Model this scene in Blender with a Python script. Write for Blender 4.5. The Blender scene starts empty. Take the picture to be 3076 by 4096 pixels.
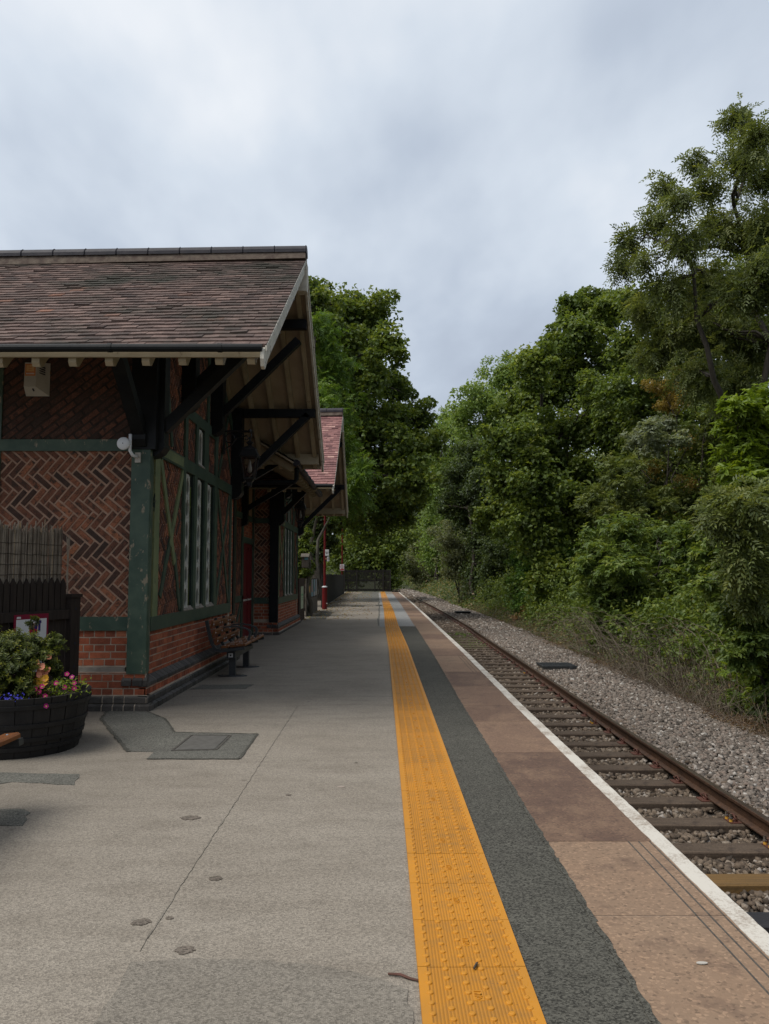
import bpy, math, random
import numpy as np
random.seed(7)
R = np.random.RandomState(11)
SC = bpy.context.scene
COL = SC.collection
V = lambda *a: np.array(a, dtype=float)

# ------------------------------------------------------------------ nodes / materials
def newmat(name):
    m = bpy.data.materials.new(name); m.use_nodes = True
    nt = m.node_tree; nt.nodes.clear()
    out = nt.nodes.new('ShaderNodeOutputMaterial')
    b = nt.nodes.new('ShaderNodeBsdfPrincipled')
    nt.links.new(b.outputs[0], out.inputs[0])
    return m, nt, b, out

def N(nt, t, **kw):
    n = nt.nodes.new(t)
    for k, v in kw.items():
        if k.startswith('i_'):
            n.inputs[k[2:].replace('_', ' ')].default_value = v
        else: setattr(n, k, v)
    return n

def coords(nt, kind):
    if kind == 'obj': return N(nt, 'ShaderNodeTexCoord').outputs['Object']
    return N(nt, 'ShaderNodeNewGeometry').outputs['Position']

def noise(nt, co, scale, detail=3, rough=.55, stretch=None):
    if stretch:
        mp = N(nt, 'ShaderNodeMapping'); mp.inputs['Scale'].default_value = stretch
        nt.links.new(co, mp.inputs[0]); co = mp.outputs[0]
    n = N(nt, 'ShaderNodeTexNoise'); n.inputs['Scale'].default_value = scale
    n.inputs['Detail'].default_value = detail; n.inputs['Roughness'].default_value = rough
    nt.links.new(co, n.inputs['Vector']); return n.outputs['Fac']

def ramp(nt, fac, stops):
    r = N(nt, 'ShaderNodeValToRGB'); e = r.color_ramp.elements
    while len(e) < len(stops): e.new(.5)
    for i, (p, c) in enumerate(stops):
        e[i].position = p; e[i].color = (c[0], c[1], c[2], 1) if hasattr(c, '__len__') else (c, c, c, 1)
    if fac is not None: nt.links.new(fac, r.inputs[0])
    return r.outputs[0]

def mix(nt, fac, a, b, mode='MIX'):
    m = N(nt, 'ShaderNodeMix', data_type='RGBA', blend_type=mode)
    for s, v in ((0, fac), (6, a), (7, b)):
        if isinstance(v, bpy.types.NodeSocket): nt.links.new(v, m.inputs[s])
        elif hasattr(v, '__len__'): m.inputs[s].default_value = (v[0], v[1], v[2], 1)
        else: m.inputs[s].default_value = v
    return m.outputs[2]

def bump(nt, b, h, strength, dist=.01):
    n = N(nt, 'ShaderNodeBump'); n.inputs['Strength'].default_value = strength
    n.inputs['Distance'].default_value = dist
    nt.links.new(h, n.inputs['Height']); nt.links.new(n.outputs[0], b.inputs['Normal'])

def attr(nt, name='rnd'):
    return N(nt, 'ShaderNodeAttribute', attribute_name=name).outputs['Fac']

def mat(name, c1, c2=None, scale=6, rough=.8, bmp=.0, bscale=60, metal=0, spec=.3, co='obj', stops=None,
        fine=0, fscale=200, stretch=None, lo=.35, hi=.65, wear=None):
    """base colour c1..c2 by noise; stops = ramp over the per-face attribute rnd; wear=(colour, scale, lo, hi)"""
    m, nt, b, _ = newmat(name)
    p = coords(nt, co)
    if stops:
        c = ramp(nt, attr(nt), stops)
        f = noise(nt, p, scale, 4)
        c = mix(nt, 1.0, c, ramp(nt, f, [(lo - .1, .72), (hi + .1, 1.25)]), 'MULTIPLY')
    elif c2 is not None:
        c = mix(nt, ramp(nt, noise(nt, p, scale, 4, stretch=stretch), [(lo, 0), (hi, 1)]), c1, c2)
    else:
        c = mix(nt, 0., c1, c1)
    if fine:
        f = noise(nt, p, fscale, 2, .6)
        c = mix(nt, 1.0, c, ramp(nt, f, [(.3, 1 - fine), (.7, 1 + fine)]), 'MULTIPLY')
    if wear:
        w = noise(nt, p, wear[1], 5, .65, stretch=wear[4] if len(wear) > 4 else None)
        c = mix(nt, ramp(nt, w, [(wear[2], 0), (wear[3], 1)]), c, wear[0])
    nt.links.new(c, b.inputs['Base Color'])
    b.inputs['Roughness'].default_value = rough; b.inputs['Metallic'].default_value = metal
    b.inputs['Specular IOR Level'].default_value = spec
    if bmp: bump(nt, b, noise(nt, p, bscale, 4, .6), bmp)
    return m

def leafmat(name, stops, trans=.42, rough=.45, spec=.35):
    m, nt, b, out = newmat(name)
    c = ramp(nt, attr(nt), stops)
    nt.links.new(c, b.inputs['Base Color'])
    b.inputs['Roughness'].default_value = rough; b.inputs['Specular IOR Level'].default_value = spec
    t = N(nt, 'ShaderNodeBsdfTranslucent'); nt.links.new(mix(nt, 1.0, c, (1.25, 1.2, .6), 'MULTIPLY'), t.inputs['Color'])
    ms = N(nt, 'ShaderNodeMixShader'); ms.inputs[0].default_value = trans
    nt.links.new(b.outputs[0], ms.inputs[1]); nt.links.new(t.outputs[0], ms.inputs[2])
    nt.links.new(ms.outputs[0], out.inputs[0])
    return m

M = {}
def asphalt(name, tones, speck=.26, big=.8):
    m, nt, b, _ = newmat(name)
    p = coords(nt, 'pos')
    f1 = noise(nt, p, big, 5, .6)
    f2 = noise(nt, p, 3.2, 4, .6, stretch=(.55, 1.6, 1))
    c = mix(nt, ramp(nt, f1, [(.3, 0), (.7, 1)]), tones[0], tones[1])
    c = mix(nt, ramp(nt, f2, [(.45, 0), (.75, .55)]), c, tones[2])
    v = N(nt, 'ShaderNodeTexVoronoi'); v.inputs['Scale'].default_value = 140
    nt.links.new(p, v.inputs['Vector'])
    sp = N(nt, 'ShaderNodeSeparateColor'); nt.links.new(v.outputs['Color'], sp.inputs[0])
    c = mix(nt, 1.0, c, ramp(nt, sp.outputs[0], [(0, 1 - speck * 1.2), (.5, 1), (1, 1 + speck)]), 'MULTIPLY')
    f3 = noise(nt, p, 260, 2, .6)
    c = mix(nt, 1.0, c, ramp(nt, f3, [(.35, .85), (.65, 1.14)]), 'MULTIPLY')
    nt.links.new(c, b.inputs['Base Color'])
    b.inputs['Roughness'].default_value = .9; b.inputs['Specular IOR Level'].default_value = .2
    bump(nt, b, v.outputs['Distance'], .5, .004)
    return m, nt, b, c, p

M['asphalt'], nt, b, c, p = asphalt('asphalt', ((.222, .191, .153), (.27, .236, .192), (.16, .135, .106)))
# dirt gathers along the building foot (X < -1.5) and scuffs
sx = N(nt, 'ShaderNodeSeparateXYZ'); nt.links.new(p, sx.inputs[0])
spots = N(nt, 'ShaderNodeTexVoronoi'); spots.inputs['Scale'].default_value = 1.6; spots.inputs['Randomness'].default_value = 1
nt.links.new(p, spots.inputs['Vector'])
ad = N(nt, 'ShaderNodeMath', operation='ADD'); nt.links.new(sx.outputs[0], ad.inputs[0])
ns = N(nt, 'ShaderNodeMath', operation='MULTIPLY'); nt.links.new(noise(nt, p, 1.3, 5, .65), ns.inputs[0]); ns.inputs[1].default_value = 1.8
nt.links.new(ns.outputs[0], ad.inputs[1])
mr = N(nt, 'ShaderNodeMapRange'); nt.links.new(ad.outputs[0], mr.inputs[0])
for k, vv in (('From Min', -1.9), ('From Max', -.55), ('To Min', .55), ('To Max', 0.)): mr.inputs[k].default_value = vv
c2 = mix(nt, mr.outputs[0], c, mix(nt, .7, c, (.10, .086, .066)))
st = noise(nt, p, 5.5, 3, .5)
c2 = mix(nt, ramp(nt, st, [(.66, 0), (.80, .45)]), c2, (.12, .10, .082))
sm = N(nt, 'ShaderNodeMath', operation='MULTIPLY_ADD'); nt.links.new(noise(nt, p, 30, 4, .6), sm.inputs[0]); sm.inputs[1].default_value = .07; nt.links.new(spots.outputs['Distance'], sm.inputs[2])
c2 = mix(nt, ramp(nt, sm.outputs[0], [(.052, .65), (.085, 0)]), c2, (.115, .095, .076))
# older, cooler bay by the tactile line
nt.links.new(c2, b.inputs['Base Color'])
M['asphalt_dark'] = asphalt('asphalt_dark', ((.064, .061, .050), (.088, .083, .068), (.052, .048, .04)), .55)[0]
M['asphalt_patch'] = asphalt('asphalt_patch', ((.105, .10, .085), (.135, .13, .11), (.08, .075, .065)), .45)[0]
M['asphalt_old'] = asphalt('asphalt_old', ((.178, .156, .126), (.212, .188, .155), (.15, .13, .105)), .3)[0]
M['asphalt_pale'] = asphalt('asphalt_pale', ((.22, .215, .205), (.265, .26, .245), (.18, .17, .16)), .25)[0]

def yellowmat():
    m, nt, b, _ = newmat('tactile_yellow')
    p = coords(nt, 'pos')
    c = mix(nt, ramp(nt, noise(nt, p, 2.2, 5, .6), [(.35, 0), (.7, 1)]), (.49, .195, .005), (.40, .165, .010))
    d = noise(nt, p, 7, 6, .7)
    c = mix(nt, ramp(nt, d, [(.48, 0), (.75, .6)]), c, (.235, .125, .03))
    w = N(nt, 'ShaderNodeTexWave', wave_type='BANDS', bands_direction='X'); w.inputs['Scale'].default_value = 26
    nt.links.new(p, w.inputs['Vector'])
    c = mix(nt, 1.0, c, ramp(nt, w.outputs['Fac'], [(0, .74), (.45, 1.06)]), 'MULTIPLY')
    c = mix(nt, 1.0, c, ramp(nt, attr(nt), [(0, (.86, .86, .9)), (1, (1.06, 1.05, 1.0))]), 'MULTIPLY')
    s = noise(nt, p, 60, 3, .6)
    c = mix(nt, ramp(nt, s, [(.68, 0), (.74, .8)]), c, (.12, .07, .03))
    nt.links.new(c, b.inputs['Base Color']); b.inputs['Roughness'].default_value = .6
    bump(nt, b, w.outputs['Fac'], .35, .004)
    return m
M['yellow'] = yellowmat()
def edgemat():
    m, nt, b, _ = newmat('tactile_plain'); p = coords(nt, 'pos')
    c = mix(nt, ramp(nt, noise(nt, p, 3, 5, .6), [(.35, 0), (.7, 1)]), (.52, .21, .006), (.43, .18, .010))
    nt.links.new(c, b.inputs['Base Color']); b.inputs['Roughness'].default_value = .55
    return m
M['yellow_edge'] = edgemat()

def copingmat():
    m, nt, b, _ = newmat('coping_concrete'); p = coords(nt, 'pos')
    c = ramp(nt, attr(nt), [(0, (.080, .044, .028)), (.35, (.142, .082, .052)), (.65, (.195, .122, .075)), (1, (.235, .155, .098))])
    f = noise(nt, p, 2.6, 6, .68, stretch=(1, .6, 1))
    c = mix(nt, ramp(nt, f, [(.45, 0), (.72, .75)]), c, (.225, .14, .085))
    g = noise(nt, p, 4.5, 5, .6)
    c = mix(nt, ramp(nt, g, [(.55, 0), (.7, .5)]), c, (.065, .036, .026))
    vv = N(nt, 'ShaderNodeTexVoronoi'); vv.inputs['Scale'].default_value = 85; nt.links.new(p, vv.inputs['Vector'])
    sp = N(nt, 'ShaderNodeSeparateColor'); nt.links.new(vv.outputs['Color'], sp.inputs[0])
    c = mix(nt, 1.0, c, ramp(nt, sp.outputs[0], [(0, .62), (.15, .95), (.8, 1.05), (1, 1.4)]), 'MULTIPLY')
    nt.links.new(c, b.inputs['Base Color']); b.inputs['Roughness'].default_value = .82
    bump(nt, b, noise(nt, p, 130, 3, .6), .25, .004)
    return m
M['coping'] = copingmat()
def whitelinemat():
    m, nt, b, _ = newmat('worn_white_paint'); p = coords(nt, 'pos')
    w = noise(nt, p, 75, 5, .75); w2 = noise(nt, p, 3, 3, .6)
    mm = N(nt, 'ShaderNodeMath', operation='ADD'); nt.links.new(w, mm.inputs[0]); nt.links.new(w2, mm.inputs[1])
    hf = N(nt, 'ShaderNodeMath', operation='MULTIPLY'); nt.links.new(mm.outputs[0], hf.inputs[0]); hf.inputs[1].default_value = .5
    c = mix(nt, ramp(nt, hf.outputs[0], [(.485, 0), (.61, .9)]), (.56, .52, .45), (.24, .18, .13))
    nt.links.new(c, b.inputs['Base Color']); b.inputs['Roughness'].default_value = .7
    bump(nt, b, noise(nt, p, 120, 3), .2, .004)
    return m
M['whiteline'] = whitelinemat()
M['stain'] = asphalt('stain', ((.12, .10, .08), (.155, .13, .105), (.10, .08, .062)), .4)[0]
M['joint'] = mat('joint_dirt', (.05, .045, .04), (.09, .08, .065), 30)
M['joint_pale'] = mat('joint_mortar', (.36, .31, .26), (.26, .2, .16), 20)
M['brick'] = mat('red_brick', None, stops=[(0, (.18, .054, .029)), (.4, (.29, .078, .037)), (.75, (.36, .10, .046)), (1, (.40, .14, .07))], scale=14, rough=.85, bmp=.3, bscale=90, fine=.25, fscale=120)
M['oldbrick'] = mat('old_brick', None, stops=[(0, (.052, .032, .025)), (.2, (.098, .045, .031)), (.6, (.20, .078, .044)), (.9, (.265, .10, .054)), (1, (.33, .13, .065))], scale=16, rough=.9, bmp=.6, bscale=70, fine=.35, fscale=70, wear=((.05, .032, .025), 19, .50, .64))
M['bluebrick'] = mat('blue_brick', None, stops=[(0, (.040, .037, .034)), (1, (.095, .083, .073))], scale=10, rough=.6, bmp=.25, bscale=60, fine=.25, fscale=90, wear=((.17, .15, .13), 14, .64, .72))
M['mortar'] = mat('mortar', (.42, .27, .19), (.31, .195, .135), 12, rough=.95, bmp=.4, bscale=120, co='pos')
M['soot_shade'] = mat('soot_shade_mortar', (.050, .036, .028), (.032, .024, .02), 8, rough=.95, bmp=.3, bscale=100)
M['mortar_pale'] = mat('mortar_pale', (.45, .37, .285), (.31, .25, .19), 9, rough=.95, bmp=.4, bscale=120, co='pos')
M['green'] = mat('green_paint', (.036, .064, .046), (.066, .098, .068), 5, rough=.5, bmp=.15, bscale=40, wear=((.23, .19, .13), 11, .60, .63, (1, 1, .5)), co='pos')
M['green_dark'] = mat('green_paint_sound', (.034, .058, .042), (.060, .088, .062), 4, rough=.5, bmp=.12, bscale=40, wear=((.10, .10, .06), 9, .66, .74), co='pos')
M['olive'] = mat('olive_paint', (.19, .215, .105), (.13, .165, .085), 6, rough=.6, bmp=.15, bscale=40, wear=((.020, .035, .03), 8, .62, .68, (1, 1, .4)), co='pos')
M['black'] = mat('black_paint', (.006, .007, .008), (.011, .012, .012), 6, spec=.2, rough=.5, bmp=.1, bscale=30, co='pos')
M['cream'] = mat('cream_paint', (.42, .35, .235), (.33, .27, .175), 3, rough=.6, bmp=.1, bscale=30, co='pos', wear=((.13, .09, .055), 7, .66, .75))
M['soffit'] = mat('soffit_board', (.40, .32, .22), (.32, .25, .17), 2.2, rough=.7, bmp=.1, bscale=20, co='pos', wear=((.12, .085, .05), 5, .68, .8))
M['barge'] = mat('bargeboard_paint', (.66, .62, .52), (.50, .46, .38), 6, rough=.6, bmp=.2, bscale=40, co='pos', wear=((.20, .17, .13), 13, .58, .68))
M['tile'] = mat('roof_tile', None, stops=[(0, (.050, .034, .029)), (.35, (.10, .066, .055)), (.7, (.148, .097, .080)), (.93, (.185, .122, .10)), (1, (.22, .105, .068))], scale=9, rough=.85, bmp=.4, bscale=60, fine=.25, fscale=60, co='pos', wear=((.040, .036, .026), 1.0, .46, .66))
M['tile_red'] = mat('roof_tile_red', None, stops=[(0, (.13, .06, .058)), (.5, (.235, .115, .105)), (.85, (.30, .15, .135)), (1, (.40, .24, .20))], scale=9, rough=.85, bmp=.4, bscale=60, fine=.2, fscale=60, co='pos')
M['ridge'] = mat('ridge_tile', (.018, .016, .022), (.035, .03, .034), 8, rough=.6, bmp=.3, bscale=40, co='pos')
M['lichen'] = mat('lichen_mortar', (.085, .06, .048), (.15, .118, .09), 10, rough=.95, bmp=.5, bscale=50, co='pos', wear=((.06, .05, .04), 9, .58, .7))
M['stone'] = mat('stone_ledge', (.28, .25, .21), (.2, .17, .14), 10, rough=.9, bmp=.3, bscale=60, co='pos')
M['whiteframe'] = mat('white_paint', (.52, .51, .46), (.40, .39, .34), 8, rough=.55, bmp=.1, co='pos', wear=((.2, .16, .11), 16, .64, .7))
M['red'] = mat('red_paint', (.15, .012, .016), (.11, .010, .013), 5, rough=.4, co='pos')
M['lampred'] = mat('maroon_paint', (.135, .008, .008), (.095, .007, .008), 5, rough=.4, co='obj', bmp=.05)
M['wood'] = mat('bench_wood', (.19, .066, .017), (.11, .036, .010), 4, rough=.5, bmp=.08, bscale=60, stretch=(6, 1, 6), spec=.3)
M['steel'] = mat('dark_steel', (.022, .026, .028), (.034, .037, .038), 9, rough=.42, spec=.5)
M['stud'] = mat('steel_stud', (.72, .72, .70), rough=.22, metal=1.)
M['barrel'] = mat('barrel_wood', (.012, .011, .011), (.022, .02, .019), 7, rough=.6, bmp=.25, bscale=25, stretch=(1, 1, .15))
M['hoop'] = mat('barrel_hoop', (.010, .010, .011), (.017, .016, .016), 8, rough=.5, bmp=.1)
M['soil'] = mat('soil', (.03, .021, .014), (.055, .04, .026), 20, bmp=.8, bscale=40)
M['fencewood'] = mat('fence_brown', (.022, .015, .012), (.035, .025, .019), 8, rough=.75, bmp=.3, bscale=30, stretch=(4, 4, .4))
M['greywood'] = mat('weathered_wood', (.15, .13, .105), (.09, .075, .06), 6, rough=.85, bmp=.3, bscale=30, stretch=(6, 6, .35), co='pos')
M['palewood'] = mat('palisade_wood', (.018, .016, .014), (.03, .027, .022), 5, rough=.85, bmp=.3, bscale=20, stretch=(5, 5, .4), co='pos')
M['brownwood'] = mat('brown_board', (.040, .018, .013), (.028, .013, .010), 6, rough=.7, bmp=.2, stretch=(6, 6, .4), co='pos')
M['reed'] = mat('reed_screen', None, stops=[(0, (.10, .075, .055)), (.5, (.20, .165, .125)), (.9, (.29, .245, .19)), (1, (.34, .24, .12))], scale=10, rough=.8, fine=.2)
M['wire'] = mat('wire', (.05, .04, .03), rough=.5)
M['white'] = mat('white_plastic', (.72, .73, .75), (.66, .67, .68), 5, rough=.35)
M['offwhite'] = mat('offwhite_plastic', (.46, .43, .38), (.38, .35, .30), 3, rough=.5)
M['label'] = mat('orange_label', (.55, .20, .075), (.5, .18, .06), 8, rough=.6)
M['label_pale'] = mat('label_yellow', (.62, .36, .15), (.58, .33, .14), 8, rough=.6)
M['signwhite'] = mat('sign_white', (.66, .66, .65), (.6, .6, .6), 3, rough=.4)
M['ink'] = mat('sign_ink', (.02, .02, .03), rough=.5)
M['magenta'] = mat('sign_magenta', (.20, .010, .035), rough=.4)
M['signred'] = mat('sign_red', (.36, .02, .03), rough=.4)
M['purple'] = mat('sign_purple', (.035, .02, .13), rough=.4)
M['signgreen'] = mat('sign_green', (.04, .30, .10), rough=.4)
M['signorange'] = mat('sign_orange', (.50, .16, .03), rough=.4)
M['notice'] = mat('notice_paper', (.45, .52, .36), (.40, .45, .31), 6, rough=.5)
M['iron'] = mat('cast_iron', (.011, .011, .012), (.019, .018, .018), 12, rough=.5, spec=.5)
M['rail'] = mat('rusty_rail', (.050, .028, .018), (.088, .046, .026), 10, rough=.65, metal=.2, bmp=.3, bscale=40, co='pos', fine=.25, fscale=60)
M['railtop'] = mat('rail_head', (.20, .155, .125), (.12, .085, .065), 6, rough=.35, metal=.75, co='pos', stretch=(6, .5, 1))
M['clip'] = mat('rail_clip', (.115, .042, .03), (.08, .04, .024), 12, rough=.6, bmp=.2, bscale=60)
M['sleeper'] = mat('sleeper_wood', (.062, .043, .029), (.105, .075, .052), 4, rough=.85, bmp=.6, bscale=30, stretch=(.35, 8, 8), fine=.25, fscale=60, wear=((.03, .02, .015), 6, .55, .75))
M['sleeper_new'] = mat('sleeper_newer', (.17, .095, .030), (.115, .068, .026), 4, rough=.8, bmp=.5, bscale=30, stretch=(.35, 8, 8), fine=.2)
M['sleeper_black'] = mat('sleeper_black', (.022, .021, .024), (.035, .033, .034), 4, rough=.5, bmp=.3, bscale=30, stretch=(.35, 8, 8))
M['boltyellow'] = mat('bolt_collar', (.6, .33, .05), rough=.5)
M['stonegrey'] = mat('ballast_stone', None, stops=[(0, (.065, .054, .044)), (.3, (.14, .115, .094)), (.6, (.20, .168, .138)), (.8, (.19, .143, .113)), (.93, (.29, .25, .21)), (1, (.40, .37, .33))], scale=25, rough=.9, fine=.25, fscale=90, co='pos')
M['stonebrown'] = mat('ballast_brown', None, stops=[(0, (.05, .037, .026)), (.4, (.11, .08, .056)), (.8, (.175, .132, .094)), (.95, (.25, .205, .16)), (1, (.34, .30, .26))], scale=25, rough=.9, fine=.25, fscale=90, co='pos')
M['moss'] = mat('moss', (.052, .078, .014), (.085, .105, .022), 12, rough=1., bmp=.6, bscale=60)
M['bed'] = mat('track_bed', (.055, .045, .037), (.10, .085, .07), 15, rough=.95, bmp=1., bscale=30, co='pos')
M['earth'] = mat('earth', (.022, .026, .010), (.045, .050, .017), .8, rough=1., bmp=.6, bscale=6, co='pos')
M['bark'] = mat('bark', (.045, .037, .028), (.075, .064, .05), 5, rough=.95, bmp=.6, bscale=20, stretch=(3, 3, .5), co='pos')
M['bark_pale'] = mat('bark_pale', (.105, .095, .075), (.07, .062, .048), 5, rough=.95, bmp=.4, bscale=20, co='pos')
M['twig'] = mat('dry_twigs', None, stops=[(0, (.06, .042, .028)), (.6, (.13, .10, .07)), (1, (.22, .185, .14))], scale=3, rough=.9)
M['grille'] = mat('steel_grating', (.032, .034, .036), (.05, .052, .052), 10, rough=.5, spec=.4)
M['concrete'] = mat('concrete', (.10, .092, .08), (.15, .14, .12), 8, rough=.9, bmp=.4, bscale=40, co='pos')
M['cover'] = mat('cover_plate', (.125, .118, .105), (.09, .085, .075), 20, rough=.6, bmp=.2, bscale=90, co='pos')
def glassmat(name, c, rough=.06):
    m, nt, b, _ = newmat(name); b.inputs['Base Color'].default_value = (*c, 1); b.inputs['Roughness'].default_value = rough
    b.inputs['Specular IOR Level'].default_value = .5; return m
M['pane'] = glassmat('dark_glass', (.006, .007, .008))
M['pane_green'] = glassmat('green_glass', (.05, .07, .06), .3)
def clearglass():
    m, nt, b, out = newmat('lantern_glass'); t = N(nt, 'ShaderNodeBsdfTransparent'); t.inputs[0].default_value = (.85, .85, .82, 1)
    ms = N(nt, 'ShaderNodeMixShader'); ms.inputs[0].default_value = .22; b.inputs['Base Color'].default_value = (.12, .06, .055, 1); b.inputs['Roughness'].default_value = .12
    nt.links.new(t.outputs[0], ms.inputs[1]); nt.links.new(b.outputs[0], ms.inputs[2]); nt.links.new(ms.outputs[0], out.inputs[0]); return m
M['clear'] = clearglass()
M['bulb'] = mat('bulb', (.5, .48, .44), rough=.3)
LS = {
 'syc': [(0, (.012, .026, .006)), (.4, (.028, .056, .011)), (.75, (.050, .084, .014)), (.95, (.082, .115, .02)), (1, (.17, .13, .02))],
 'rowan': [(0, (.030, .055, .010)), (.4, (.055, .095, .014)), (.8, (.105, .14, .018)), (.96, (.15, .15, .02)), (1, (.28, .10, .02))],
 'ash': [(0, (.014, .028, .008)), (.5, (.034, .058, .016)), (.85, (.058, .085, .022)), (1, (.10, .115, .03))],
 'dark': [(0, (.007, .015, .006)), (.5, (.016, .032, .010)), (.9, (.030, .052, .014)), (1, (.06, .08, .02))],
 'light': [(0, (.040, .058, .014)), (.5, (.072, .098, .022)), (.9, (.11, .135, .03)), (1, (.19, .15, .04))],
 'laurel': [(0, (.014, .034, .009)), (.45, (.036, .074, .016)), (.8, (.066, .110, .020)), (.965, (.105, .145, .024)), (1, (.33, .19, .02))],
 'yellow': [(0, (.035, .052, .006)), (.5, (.082, .112, .010)), (.9, (.14, .165, .012)), (1, (.24, .19, .015))],
 'hawth': [(0, (.020, .042, .010)), (.5, (.046, .082, .015)), (.85, (.078, .112, .018)), (.96, (.13, .12, .02)), (1, (.26, .11, .02))],
 'grey': [(0, (.026, .044, .022)), (.5, (.052, .080, .040)), (1, (.105, .135, .070))],
 'pale': [(0, (.07, .08, .045)), (.5, (.13, .14, .085)), (1, (.22, .23, .15))],
 'rust': [(0, (.075, .052, .012)), (.5, (.13, .088, .018)), (1, (.20, .115, .024))],
 'hebe': [(0, (.016, .034, .010)), (.5, (.040, .074, .018)), (.85, (.072, .118, .022)), (1, (.155, .205, .022))],
 'under': [(0, (.018, .030, .008)), (.4, (.040, .055, .014)), (.7, (.068, .072, .022)), (.88, (.105, .078, .035)), (1, (.16, .095, .045))],
 'dry': [(0, (.050, .027, .016)), (.6, (.105, .060, .034)), (1, (.18, .12, .07))],
 'fallen': [(0, (.09, .05, .025)), (.6, (.18, .10, .045)), (1, (.32, .22, .09))],
}
GAIN = {'syc': 1.75, 'rowan': 1.0, 'ash': 1.75, 'dark': 1.9, 'light': 1.65, 'laurel': 1.45, 'yellow': 1.2, 'hawth': 1.4, 'grey': 1.45, 'pale': 1.2, 'rust': 1.2, 'hebe': .8, 'under': 1.4, 'dry': 1.2, 'fallen': 1.0}
for k, s in LS.items(): M['leaf_' + k] = leafmat('leaf_' + k, [(p, (min(.34, c[0] * GAIN[k] * (1.72 if k in ('light', 'rowan', 'hawth', 'yellow', 'under', 'dry', 'rust', 'pale', 'fallen') else 2.55)), min(.34, c[1] * GAIN[k] * 1.82), c[2] * GAIN[k] * 1.95)) for p, c in s])

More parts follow.
